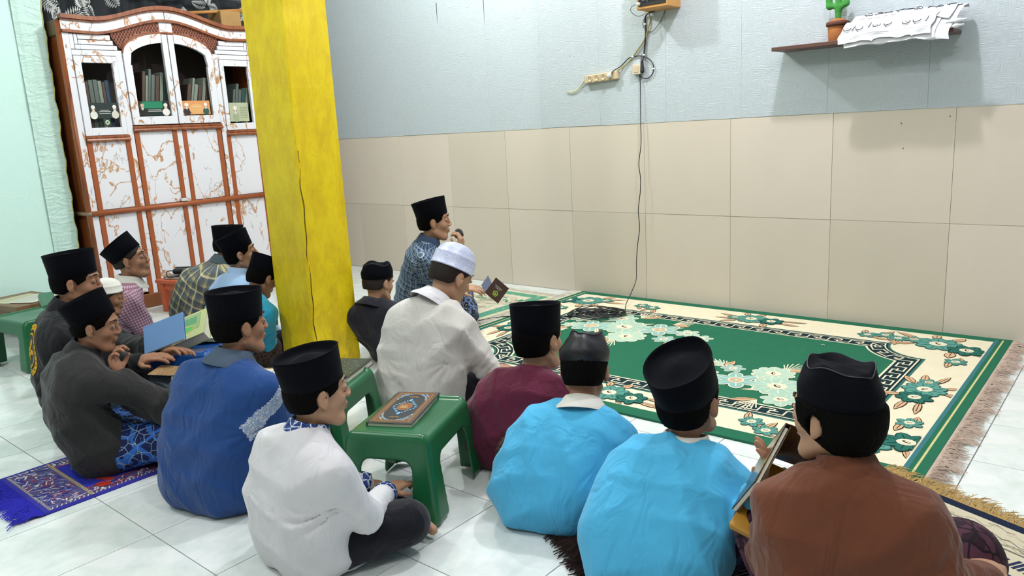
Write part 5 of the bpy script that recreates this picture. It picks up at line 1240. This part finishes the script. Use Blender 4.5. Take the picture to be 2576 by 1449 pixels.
    if capkind == 'songkok':
        R_ = [cap_ring(.95, 0), cap_ring(.985, .001), cap_ring(1.02, Hh*.5, .08), cap_ring(1.07, Hh*.97, .22), cap_ring(1.07, Hh, .24), cap_ring(1.045, Hh+.0005, .25), cap_ring(1.02, Hh-.005, .26), cap_ring(.97, Hh-.015, .30), cap_ring(.72, Hh-.022, .38, .004), cap_ring(.42, Hh-.013, .45, .0), cap_ring(.12, Hh-.005, .3), cap_ring(.01, Hh-.004, 0)]
    elif capkind == 'soft':
        Hs = Hh*.92; R_ = [cap_ring(.96, 0), cap_ring(.99, .001), cap_ring(1.02, Hs*.4), cap_ring(1.01-.25*taper, Hs*.75, .08+.2*taper), cap_ring(.97-.35*taper, Hs*.97, .16+.3*taper), cap_ring(.90-.35*taper, Hs*1.01, .2+.3*taper), cap_ring(.80-.3*taper, Hs*.98, .25+.3*taper), cap_ring(.55-.2*taper, Hs*.97, .4, .004), cap_ring(.3-.1*taper, Hs*.985, .5), cap_ring(.08, Hs*.99, .4), cap_ring(.01, Hs*.99)]
        for r_i, rr in enumerate(R_[3:]):
            for i in range(n):
                th = 2*PI*i/n; fq = (1, 1, 1, .9, .6, .3, .05, 0, 0)[r_i]; rr[i] = rr[i]+Uc*fq*(.006*math.sin(th*3+r_i*.8+cap[0]*9)+.004*math.sin(th*5+cap[1]*7))*hs+Rc*fq*(.005*math.sin(th*2+r_i))*hs
    else:   # stiff band with a quilted dome
        R_ = [cap_ring(.98, 0), cap_ring(1.0, .001), cap_ring(1.0, .006), cap_ring(.985, .0065), cap_ring(.97, Hh*.55), cap_ring(.955, Hh*.60), cap_ring(.93, Hh*.61), cap_ring(.86, Hh*.80), cap_ring(.66, Hh*1.0), cap_ring(.4, Hh*1.12), cap_ring(.1, Hh*1.17), cap_ring(.01, Hh*1.175)]
    Vv = [v for r_ in R_ for v in r_]; m_ = len(R_)
    mb_.add(Vv, [(i*n+k, i*n+(k+1) % n, (i+1)*n+(k+1) % n, (i+1)*n+k) for i in range(m_-1) for k in range(n)]+[tuple(range((m_-1)*n, m_*n))])
    cm = capm or (M_velvet if capkind != 'dome' else M_capw)
    co2 = mb_.build('cap', cm, root, True)
    if capkind == 'songkok':
        mb_ = MB(); mb_.tube(R_[4]+R_[4][:1], .0015*hs, 6, False); mb_.build('cap_seam', M_velvet, co2, True)
    if capkind == 'soft':
        mb_ = MB(); mb_.tube(R_[4]+R_[4][:1], .0018*hs, 6, False); mb_.build('cap_seam', M_satin, co2, True)
    # ---------------- lower garment
    g = SDF(lo, hi, res); K = .03 if lk == 'pants' else .06
    g.cone(hips-side(.05*s*wide)+Fb*.02, hips+side(.05*s*wide)+Fb*.02, .092*s*hip, .092*s*hip, K)
    for q in (-1, 1):
        g.cone(hipj[q], kn[q], .100*s*hip, .072*s, K)
        if lk == 'pants': g.cone(kn[q], an[q]*.85+kn[q]*.15, .068*s, .050*s, K)
        else: g.cone(kn[q], an[q], .078*s, .06*s, K)
    if lk == 'sarong': g.cone((kn[1]+kn[-1])/2*.5+hips*.5-ZU*.02*s, (an[1]+an[-1])/2, .10*s, .07*s, .07)
    folds(g, .0042, int(abs(pel[0]*77)), [((.3, .8, .5), .085), ((.8, -.3, .5), .11)])
    g.floor(.003); put_mesh('trousers' if lk == 'pants' else 'sarong', g, lower, root, off, drop=2, pat=(lambda V: np.stack([V[:, 0]-pel[0], V[:, 2], V[:, 1]], 1)) if plaid == 'low' else None)
    # ---------------- shirt
    g = SDF(lo, hi, res); nf = 1.28
    low_c = pel+ZU*.105*s
    g.cone(low_c-side(.066*s*wide)+back*.014, low_c+side(.066*s*wide)+back*.014, .134*s*hip, .134*s*hip, .03, 'u', Fb, 1.10)
    g.cone(waist-side(.074*s*wide), waist+side(.074*s*wide), .128*s*hip, .128*s*hip, .07, 'u', nrm, 1.2)
    g.cone(chest-side(.080*s*wide), chest+side(.080*s*wide), .116*s, .116*s, .08, 'u', nrm, nf)
    g.cone(top-side(.060*s*wide)-ZU*.045*s, top+side(.060*s*wide)-ZU*.045*s, .076*s, .076*s, .08, 'u', nrm, 1.15)
    g.cone(neck_b+unit(sp_v)*.0, top, .058*hs, .066*s, .04)
    for q in (-1, 1):
        g.cone(top+side(q*.03*s)-ZU*.006*s, sh[q], .052*s, .060*s, .05)
        S0 = sh[q]; g.cone(S0, el[q], .064*s, .058*s, .024*s); we = el[q]+(wr[q]-el[q])*.90; g.cone(el[q], we, .057*s, .041*s, .012)
    if flap:
        for q in flap: g.ell(P3(q*.165, .09, .10), np.array([.020, .10, .105])*s, np.array([Rb, Fb, ZU]), .018)
    folds(g, .0086*fold, int(abs(pel[1]*91)), [(Rb*.8+ZU*.5, .10), (Rb*-.5+ZU*.8, .13), (Fb*.7+ZU*.6, .085)])
    X = g.ax[0][:, None, None]; Y = g.ax[1][None, :, None]; Z = g.ax[2][None, None, :]
    for q in (1, -1):       # creases fanning out of each armpit
        ap = sh[q]-ZU*.10*s-side(q*.015*s); dx = (X-ap[0])*(-q*Rb[0])+(Y-ap[1])*(-q*Rb[1]); dy = Z-ap[2]+0*dx; r_ = np.sqrt(dx*dx+dy*dy+((X-ap[0])*Fb[0]+(Y-ap[1])*Fb[1])**2)
        th = np.arctan2(dy, dx+.03); win = np.clip(r_/.06, 0, 1)*np.exp(-(r_/(.15*s))**2)*np.clip(1.2-np.abs(th+.75), 0, 1)
        g.D += (.0140*fold*win*(1-np.abs(np.sin(th*6.5+1.2*np.sin(r_*22+q))))**1.0).astype(np.float32)
        # cloth bunching at the elbow
        eb = el[q]; re_ = np.sqrt((X-eb[0])**2+(Y-eb[1])**2+(Z-eb[2])**2); ab_ = unit(wr[q]-sh[q]); tt = (X-eb[0])*ab_[0]+(Y-eb[1])*ab_[1]+(Z-eb[2])*ab_[2]
        g.D += (.0075*fold*np.exp(-(re_/(.09*s))**2)*np.abs(np.sin(tt*95+1.5*np.sin(X*30+Y*25)))).astype(np.float32)
    g.cone(neck_b+unit(sp_v)*.022, HP(0, -.026, -.035), .048*hs, .056*hs, .006, 's')
    g.floor(.006)
    ax = [hips, waist, chest, top]
    def pat(V):
        out = np.zeros((len(V), 3)); best = np.full(len(V), 1e9)
        segs = [(hips-ZU*.1, top+unit(sp_v)*.1, .15*s, 0, nrm)]+[(sh[q], el[q], .06*s, 1.7*q, None) for q in (-1, 1)]+[(el[q], wr[q], .055*s, 2.9*q, None) for q in (-1, 1)]
        for i, (A_, B_, r_, o_, nn) in enumerate(segs):
            ab = B_-A_; L_ = np.linalg.norm(ab); u_ = ab/L_; t_ = np.clip((V-A_)@u_, 0, L_); P_ = A_+t_[:, None]*u_; dd = V-P_; tr_ = (V-A_)@u_; ds = np.linalg.norm(dd, axis=1)-r_
            e1 = unit(np.cross(u_, [.3, .2, .93])) if nn is None else unit(Rb-(Rb@u_)*u_); e2 = np.cross(u_, e1); ang = np.arctan2(dd@e1, -(dd@e2) if nn is None else (dd@unit(np.cross(u_, e1))))
            m = ds < best; best = np.where(m, ds, best); out[m] = np.stack([ang*r_*1.05+o_, tr_+o_, 0*t_], 1)[m]
        return out
    mats = shirt if isinstance(shirt, list) else [shirt]; fm = None
    if isinstance(shirt, list) and emblem != 'band': fm = None
    if emblem == 'band':
        def fm(Cn):
            q = 1; A_, B_ = sh[q], el[q]; ab = B_-A_; L_ = np.linalg.norm(ab); u_ = ab/L_; t_ = (Cn-A_)@u_; dd = Cn-A_-t_[:, None]*u_
            out_ = dd@Fb; tt = t_+out_*.5+.002*np.sin(Cn[:, 2]*80)
            return ((tt > -.030) & (tt < .035) & (np.linalg.norm(dd, axis=1) < .14*s) & ((Cn-top)@Rb > SW*.66) & (tt > -.022)).astype(int)
    shirt_o = put_mesh('shirt', g, mats, root, off, drop=1, pat=pat if plaid else None, fmat=fm)
    # collar band
    if collar:
        mb_ = MB(); nu = unit(HP(0, -.02, -.05)-neck_b); e1 = unit(Rb-(Rb@nu)*nu); e2 = np.cross(nu, e1); n2 = 28; V_ = []
        rows = ((-.010, .080), (.014, .073), (.043, .061), (.044, .056), (.002, .056)) if collar[1] == 'band' else ((-.018, .106), (-.008, .104), (.020, .078), (.042, .063), (.041, .057), (-.004, .057))
        for dz, rr in rows:
            for i in range(n2):
                th = 2*PI*i/n2; c_, s_ = math.cos(th), math.sin(th); dip = -.012*max(0, s_*np.sign(e2@Fb))**2
                V_.append(neck_b+nu*(dz+dip)*s+(e1*c_+e2*s_*1.06)*rr*hs*.98-off)
        mb_.add(V_, [(r_*n2+k, r_*n2+(k+1) % n2, (r_+1)*n2+(k+1) % n2, (r_+1)*n2+k) for r_ in range(len(rows)-1) for k in range(n2)])
        mb_.build('collar', collar[0], root, True)
    if cuff:
        for q in (-1, 1):
            A_ = el[q]+(wr[q]-el[q])*.80; B_ = el[q]+(wr[q]-el[q])*.97; mb_ = MB(); mb_.tube(np.array([A_, (A_+B_)/2, B_])-off, np.array([.045, .042, .041])*s, 18); mb_.build('cuff', cuff, root, True)
    return dict(root=root, off=off, sh=sh, el=el, wr=wr, HP=HP, P3=P3, Fb=Fb, Rb=Rb, hd=hdir, kn=kn, shirt=shirt_o, chest=chest, top=top, hips=hips)

# ---- fabrics
M_ltblue = cloth('light_blue_cotton', '4fb0dc', c2='45a2ce'); M_whitec = cloth('white_cotton', 'd8d6da', c2='cbc9cc', weave=900); M_offw = cloth('offwhite_cotton', 'd5d1cc', c2='c9c5bf')
M_navy = cloth('navy_linen', '234a86', c2='1b3c74'); M_char = cloth('charcoal_cotton', '2f2e2e', c2='252525'); M_black = cloth('black_cotton', '19191d', c2='121216'); M_bjk = cloth('black_jacket', '22222c', c2='191922')
M_maroon = cloth('maroon_cotton', '66233c', c2='571c33'); M_brown = cloth('brown_cotton', '6b3d28', c2='5d3322'); M_turq = cloth('turquoise_cotton', '36a6cc', c2='2b93b8'); M_pale = cloth('pale_blue_cotton', 'a9c6ea', c2='9bb8de')
M_darkp = cloth('black_trousers', '15151f', c2='101018'); M_navyp = cloth('dark_navy_trousers', '1c2036', c2='141829')
M_colw = plain('collar_white', 'cfcdc6', .8, bump=.3, bs=300); M_colg = plain('collar_grey', '3f5064', .8, bump=.3, bs=300)
M_colb = attr_mat  # placeholder name
M_blueband = batik('blue_band_print', '22346e', [('d8dde0', .06, 34), ('22346e', .22, 60), ('4463a8', .04, 90)])
M_shband = batik('shoulder_band_print', 'c4c9cf', [('8fa4c4', .10, 70), ('b39a62', .16, 90), ('7f93b8', .05, 120)])
M_plaid = check_mat('navy_plaid', '2c3e5c', [(62, .16, '8fa4b8', .75, 0), (31, .08, 'b6c4cc', .8, .01)])
M_yplaid = check_mat('yellow_blue_plaid', 'b3a678', [(22, .5, '2f4a66', .62, .0), (22, .14, '1d2f4c', .5, .008), (11, .08, 'd8d0a8', .6, .02)])
M_rcheck = check_mat('red_check', 'b9a9b8', [(70, .5, '7c2f4c', .6, 0)])
M_bat1 = batik('blue_batik', '1a2352', [('2f66b8', .10, 15), ('1a2352', .30, 30), ('7f9ab4', .03, 24), ('5f84b8', .16, 55)])
M_bat2 = batik('black_floral_batik', '191a1f', [('5f7cb8', .055, 26), ('c4ba8c', .14, 44), ('8a94a0', .03, 52), ('b3b9c0', .1, 66)])
M_bat3 = batik('dark_red_batik', '3a1f2c', [('7c3a34', .07, 24), ('2a1c34', .18, 40)])
M_bat4 = batik('navy_batik', '14193a', [('24356e', .08, 12), ('5a6a94', .016, 18)])
M_bat5 = batik('wine_batik', '2a1722', [('4c2a3a', .10, 16), ('a8807c', .06, 34), ('1c1018', .04, 22)])
M_bat6 = batik('brown_batik', '33292a', [('5c463e', .1, 40), ('8a7464', .07, 70)])
M_grey = cloth('slate_patterned', '2b3540', c2='4a5b68')

# ---- the man reading into the microphone
M_colny = cloth('navy_collar_cloth', '3a4c66'); M_colsl = cloth('slate_collar_cloth', '4a5a60')
A = person('A', 'man in navy checked shirt and black cap speaking into a microphone near the wall', (2.03, -1.24), (2.29, -1.26, .745), 84, 88, hs=0.97, s=1.0, pitch=-.02, captilt=.22, shirt=M_plaid, lower=M_bat2, lk='sarong', plaid=True, skin=M_skin2, lipm=M_lip2, hair='full', legs='side', knee=1.0, kneez=.12,
           arms={1: dict(el=(.23, .16, .22), wrw=(2.625, -1.405, .315), hd=(.75, .35, .1), up=(-.1, -.4, .9), curl=.5), -1: dict(el=(-.16, .26, .30), wrw=(2.455, -1.235, .50), hd=(.15, .25, 1), up=(1, .3, 0), curl=1.0)}, res=.0065, collar=(M_colny, 'band'), shd=1.1)
# ---- the boys
B = person('B', 'small boy in black jacket and soft black cap sitting right of the pillar', (2.53, -1.83), (2.515, -1.905, .505), 12, 40, hs=0.88, s=.80, pitch=-.15, capkind='soft', taper=0.3, shirt=M_bjk, lower=M_darkp, collar=(M_bjk, 'fold'), hair='fade', skin=M_skin2, shd=1.05, caph=.9)
Cc = person('C', 'young man in white shirt and white brocade cap with his head bowed', (3.32, -2.40), (3.38, -2.19, .665), 28, 52, hs=0.98, s=1.06, pitch=-.50, captilt=-.02, capkind='dome', shd=0.92, shirt=M_offw, lower=M_darkp, collar=(M_whitec, 'fold'), hair='fade', skin=M_skin2, lipm=M_lip2, wide=0.92, hunch=.03,
           arms={1: dict(el=(.25, .10, .22), wrw=(3.56, -2.27, .225), hd=(.5, .8, .15), up=(0, -.2, 1), curl=.35)}, caph=.95)
Dd = person('D', 'boy in maroon shirt and black cap seen from behind', (3.89, -2.50), (3.975, -2.405, .530), 26, 44, hs=0.96, s=.86, pitch=-.05, captilt=-.05, shirt=M_maroon, lower=M_darkp, collar=(M_maroon, 'band'), hair='full', skin=M_skin2, roll=.08, wide=0.98, hip=1.02, shd=0.98)
Ee = person('E', 'boy in light blue shirt with white collar and shiny soft cap, seen from behind', (4.26, -2.745), (4.265, -2.53, .50), 24, 14, hs=0.93, s=0.86, pitch=-.30, captilt=.0, capkind='soft', capm=M_satin, taper=0.9, shirt=M_ltblue, lower=M_bat6, lk='sarong', collar=(M_colw, 'fold'), hair='full', skin=M_skin, flap=(1,), hip=1.1, wide=1.0, face=True)
Ff = person('F', 'boy in light blue shirt and upright black cap holding a book, front row', (4.70, -2.87), (4.71, -2.69, .535), 30, 44, hs=0.97, s=.93, pitch=.12, captilt=0.34, shirt=M_ltblue, lower=M_bat4, lk='sarong', collar=(M_colw, 'band'), hair='full', skin=M_skin, flap=(1,), wide=1.0, hip=1.05, shd=0.95, res=.0058,
           arms={1: dict(el=(.26, .08, .20), wrw=(4.965, -2.86, .335), hd=(.2, .55, .8), up=(.9, .2, -.4), curl=.5), -1: dict(wr=(.02, .34, .22))})
Gg = person('G', 'boy in brown shirt and soft black cap nearest the camera, seen from behind', (5.245, -2.980), (5.178, -2.984, .680), 24, -34, hs=0.84, s=1.0, pitch=-.02, captilt=.06, capkind='soft', taper=0.45, knee=0.85, shirt=M_brown, lower=M_bat5, lk='sarong', hair='bushy', skin=M_skin2, wide=0.8, hip=0.98, shd=0.9, res=.0055, capyaw=.2, caph=1.0,
           arms={1: dict(elw=(5.375, -3.03, .33), wrw=(5.435, -2.86, .29), hd=(-.1, .9, -.1), up=(0, .1, 1), curl=.5), -1: dict(wr=(-.05, .33, .25))}, collar=(M_brown, 'band'), kneez=.24)
Hh_ = person('H', 'boy in white shirt with blue patterned collar and black trousers in the front', (3.84, -3.335), (3.945, -3.32, .60), 44, 60, hs=0.84, s=.85, pitch=-.02, captilt=.16, shirt=M_whitec, lower=M_darkp, collar=(M_blueband, 'band'), cuff=None, hair='full', skin=M_skin2, lipm=M_lip2, flap=(1,), wide=1.0, hip=1.08, res=.0055,
           arms={1: dict(el=(.22, .09, .20), wr=(.045, .30, .15), hd=None or (.0, .9, .1), up=(0, 0, 1), curl=.55), -1: dict(wr=(-.07, .31, .14), curl=.5)}, knee=1.0)
Ii = person('I', 'boy in navy blue shirt with patterned shoulder band and black cap', (3.25, -3.29), (3.31, -3.165, .672), 26, 50, hs=0.88, s=.95, pitch=-.02, captilt=-.0, shirt=[M_navy, M_shband], lower=M_bat3, lk='sarong', collar=(M_colg, 'fold'), hair='full', skin=M_skin, hip=1.08, wide=1.06, emblem='band', shd=1.05)
Jj = person('J', 'boy in charcoal shirt and tilted black cap sitting on the blue prayer mat', (2.58, -3.39), (2.635, -3.355, .625), 52, 78, hs=0.83, s=.92, pitch=-.20, roll=-.05, captilt=0.58, shirt=M_char, lower=M_bat1, lk='sarong', hair='full', skin=M_skin, hip=1.02, wide=1.02, hunch=.07, collar=(M_char, 'band'),
           arms={1: dict(el=(.17, .27, .24), wrw=(2.87, -3.20, .325), hd=(.5, .85, -.05), up=(0, 0, 1), curl=.5), -1: dict(elw=(2.83, -3.23, .20), wrw=(2.712, -3.345, .385), hd=(-.25, -.1, 1), up=(-.7, -.6, 0), curl=1.0)})
Kk = person('K', 'boy in black shirt with yellow round back emblem and black cap behind the charcoal boy', (2.10, -3.28), (2.17, -3.235, .735), 55, 76, hs=0.93, s=1.02, pitch=-.12, captilt=.20, shirt=M_black, lower=M_grey, lk='sarong', hair='full', skin=M_skin, hunch=.06, collar=(M_black, 'band'),
           arms={1: dict(el=(.22, .20, .26), wrw=(2.42, -3.15, .33), hd=(.7, .6, .25), up=(0, -.3, 1), curl=.35), -1: dict(el=(-.2, .2, .30), wrw=(2.42, -3.03, .34), hd=(.8, .3, .2), up=(0, .3, 1), curl=.4)})
Ll = person('L', 'boy in red checked shirt with white collar looking up at the left', (1.36, -2.79), (1.44, -2.715, .685), 58, 80, hs=0.88, s=.92, pitch=.14, captilt=0.52, shirt=M_rcheck, plaid=True, lower=M_navyp, hair='fade', skin=M_skin, collar=(M_colw, 'fold'), hunch=.03, res=.0065)
Pp = person('P', 'boy with a small white cap half hidden between two black capped boys', (1.80, -2.97), (1.815, -2.985, .565), 60, 76, hs=0.72, s=.80, pitch=-.15, captilt=.12, capkind='dome', capm=M_colw, shirt=M_bjk, lower=M_navyp, hair='fade', skin=M_skin, caph=.8)
Mm = person('M', 'person in yellow and blue plaid shirt hunched before the cabinet', (1.28, -2.26), (1.47, -2.13, .675), 40, 50, hs=0.86, s=1.02, pitch=-.25, captilt=.18, shirt=M_yplaid, plaid=True, lower=M_navyp, hair='full', skin=M_skin, hunch=.10, collar=(M_colsl, 'band'), res=.0065)
Nn = person('N', 'boy in pale blue shirt and black cap looking right beside the plaid shirt', (1.74, -2.36), (1.83, -2.295, .675), 48, 74, hs=0.84, s=.90, pitch=.14, captilt=.22, shirt=M_pale, lower=M_navyp, hair='full', skin=M_skin2, collar=(M_pale, 'band'), hunch=.04)
Oo = person('O', 'boy in turquoise shirt partly hidden behind the yellow pillar', (1.90, -2.50), (2.065, -2.285, .555), 30, 40, hs=0.82, s=.92, pitch=-.5, captilt=.0, knee=0.7, shirt=M_turq, lower=M_bat6, lk='sarong', hair='full', skin=M_skin, hunch=.05)

# ---------------------------------------------------------------- things held or worn by the people
# microphone in the man's left hand
W = A['wr'][-1]; a0 = W+np.array([.03, .0, .02]); tip = np.array(A['HP'](.0, .135, -.060)); d = unit(tip-a0+np.array([.0, 0, .02]))
M_mic = plain('black_mic', '1b1b20', .4); M_mesh = plain('mic_mesh', '24242a', .6, bump=1, bs=900)
m2 = MB(); 
def axis_lathe(mb_, prof, o_, d_, n=18):
    e1 = unit(np.cross(d_, [.2, .3, .9])); e2 = np.cross(d_, e1); mb_.lathe(prof, o_, n, M3=np.array([e1, e2, d_]).T)
o0 = np.array(tip)-d*.165+np.array([.012, 0, -.01])
axis_lathe(m2, [(.011, 0), (.012, .004), (.0145, .08), (.016, .115), (.020, .128)], (0, 0, 0), d); mic = m2.build('microphone', M_mic, None, True, ); mic.location = o0; tag(mic, 'black handheld microphone at the mouth of the man by the wall', 'microphone')
m2 = MB(); axis_lathe(m2, [(.020, .126), (.0265, .134), (.0275, .150), (.025, .166), (.016, .178), (.004, .183)], (0, 0, 0), d); m2.build('mic_head', M_mesh, mic, True)
m2 = MB(); axis_lathe(m2, [(.0165, .108), (.0172, .109), (.0172, .112), (.0165, .113)], (0, 0, 0), d); m2.build('ring', plain('mic_ring', '8b8f96', .3, metal=.6), mic, True)
# open brown booklet in his right hand
bk = empty('booklet', (2.735, -1.335, .29), label='small brown booklet with a green emblem held open by the man', cat='book')
bx_ = unit(R2*.62-ZU*.62+F2*.1); by_ = unit(R2*.55+ZU*.72-F2*.12); bn_ = unit(np.cross(bx_, by_)); 
if bn_@(CAM-np.array([2.735, -1.335, .29])) < 0: bn_ = -bn_
bw, bh = .100, .145
def slab(name, mat, parent, o_, ux, uy, un, w_, l_, th_):
    m = MB(); m.box((0, 0, -th_), (w_, l_, 0), .0008); return m.build(name, mat, parent, xf=frame_xf(o_, ux, uy, un))
M_bkb = plain('booklet_brown', '4a2e28', .4)
slab('cover', M_bkb, bk, (0, 0, 0), bx_, by_, bn_, bw, bh*.78, .0015)
slab('page_block', M_pg, bk, -bn_*.002, bx_, by_, bn_, bw-.003, bh*.76, .003)
slab('back_cover', plain('booklet_back', '6a6f8a', .4), bk, (0, 0, 0), unit(-bn_*.9+by_*.05-bx_*.45), by_, unit(np.cross(unit(-bn_*.9+by_*.05-bx_*.45), by_)), .07, bh*.5, .0015)
P = Paint(.0002); cx_, cy_ = bw*.52, bh*.26
P.poly([(cx_+.019*math.cos(PI/2+k*2*PI/5), cy_+.019*math.sin(PI/2+k*2*PI/5)) for k in range(5)], 'c9c84a', 1); P.poly([(cx_+.014*math.cos(PI/2+k*2*PI/5), cy_+.014*math.sin(PI/2+k*2*PI/5)) for k in range(5)], '3d7a3c', 2); P.ell(cx_, cy_-.002, .006, .005, 'd8c94a', 3)
for r_, (x0_, n_) in enumerate(((.030, 9), (.022, 12))):
    for k in range(n_): P.rect(x0_+k*.0042, .066+.010*r_, x0_+k*.0042+.0026, .071+.010*r_, 'd2ccc8', 1)
P.build('cover_print', M_pr, bk, frame_xf(bn_*.0006, bx_, by_, bn_))
# blue book in the hands of the boy in black
K0 = np.array([2.385, -3.105, .345]); ux = unit(R2*.92+ZU*.30); uy = unit(ZU*.72+F2*.66-R2*.30); uy = unit(uy-(uy@ux)*ux); un = np.cross(ux, uy)
if un@(CAM-K0) < 0: un = -un
bb = empty('book', K0, label='open blue covered book held by the boy in black', cat='book'); M_bb = plain('blue_cover', '5f86b4', .45, var=.06)
slab('cover', M_bb, bb, (0, 0, 0), ux, uy, un, .19, .135, .002); slab('page_block', M_pg, bb, -un*.002, ux, uy, un, .185, .13, .007); slab('cover', M_bb, bb, -un*.010, ux, uy, un, .19, .135, .002)
# dark glossy book of the boy in the second light blue shirt
G0 = np.array([4.93, -2.90, .305]); ux = unit(R2*.55+F2*.55+ZU*.45); uy = unit(ZU*.75-F2*.05+R2*.42); uy = unit(uy-(uy@ux)*ux); un = np.cross(ux, uy)
if un@(CAM-G0) < 0: un = -un
gb = empty('book', G0, label='dark brown glossy open book held in front of the boy in brown', cat='book'); M_gb = NT('glossy_brown_gold', .18, .6); co_ = M_gb.coord(); M_gb.col(M_gb.ramp(M_gb.noise(co_, 14, 4, .6, 1), [(.35, '2c2118'), (.55, '4a3620'), (.68, '8a6a2c')])); M_gb = M_gb.m
slab('cover', M_gb, gb, (0, 0, 0), ux, uy, un, .17, .17, .003); slab('page_block', M_pg, gb, -un*.003, ux, uy, un, .165, .165, .008); slab('cover', M_gb, gb, -un*.012, ux, uy, un, .17, .17, .003)
u2 = unit(ux*.25-un*.95); slab('cover', plain('brown_glossy_cover', '43302a', .2), gb, ux*.17, u2, uy, unit(np.cross(u2, uy)), .15, .17, .003)
m2 = MB(); m2.box((-.05, -.10, 0), (.05, .10, .022), .003); gc = m2.build('golden_book', NT('gold_glitter', .3, .6).col('b9852a').m); gc.location = (4.99, -2.83, .30); gc.rotation_euler = (.5, .2, 0); tag(gc, 'golden covered book under the dark book beside the boy in brown', 'book'); m3 = MB(); m3.box((-.046, -.096, .004), (.052, .096, .018)); m3.build('page_block', M_pg, gc)
# yellow emblem on the black shirt's back, laid onto the cloth
def emblem(P_, person_, centre, dirv, right, up, name, mat):
    sh_o = person_['shirt']; me = sh_o.data; n_ = len(me.vertices); Vv = np.zeros(n_*3, np.float32); me.vertices.foreach_get('co', Vv); Vv = Vv.reshape(-1, 3)+person_['off']
    bvh = BVHTree.FromPolygons([Vector(v) for v in Vv], [tuple(p.vertices) for p in me.polygons]); out = []
    for x, y, z in P_.V:
        o_ = centre+right*x+up*y-dirv*.4; h_ = bvh.ray_cast(Vector(o_), Vector(dirv), 1.0)
        out.append((np.array(h_[0])-dirv*(.0015+z)) if h_[0] is not None else centre+right*x+up*y)
    return mesh(name, np.array(out)-person_['off'], P_.F, mat, person_['root'], cols=P_.c)
P = Paint(.0004); YE = 'd9a520'; NS = 40
for r0, r1, cl, ly in ((.105, .085, YE, 1), (.072, .066, YE, 1)):
    for k in range(NS):
        a, b_ = 2*PI*k/NS, 2*PI*(k+1)/NS; P.poly([(r0*math.cos(a), r0*math.sin(a)), (r0*math.cos(b_), r0*math.sin(b_)), (r1*math.cos(b_), r1*math.sin(b_)), (r1*math.cos(a), r1*math.sin(a))], cl, ly)
for k in range(26):
    a = 2*PI*k/26; P.ell(.095*math.cos(a), .095*math.sin(a), .006, .0028, '1a1a1a', 3, a, 6)
for k in range(5): P.ell(.03*math.cos(k*1.26), .03*math.sin(k*1.26), .024, .010, YE, 2, k*1.26, 10)
P.ell(0, 0, .014, .02, YE, 3); P.ell(0, 0, .007, .010, '1a1a1a', 4)
dv = unit(Kk['Fb']*.75-R2*-.0+F2*.5); rg = unit(np.cross(dv, ZU)); emblem(P, Kk, Kk['chest']-ZU*.01-Kk['Rb']*.02, dv, rg, ZU, 'back_emblem', attr_mat('yellow_embroidery', .8, .2, .3, 500, .05))
# cuffs of the white shirt: blue band at the wrists
for q in (1, -1):
    A_ = Hh_['el'][q]+(Hh_['wr'][q]-Hh_['el'][q])*.84; B_ = Hh_['el'][q]+(Hh_['wr'][q]-Hh_['el'][q])*.98
    m2 = MB(); m2.tube(np.array([A_, B_])-Hh_['off'], np.array([.040, .037]), 18); m2.build('cuff', M_blueband, Hh_['root'], True)
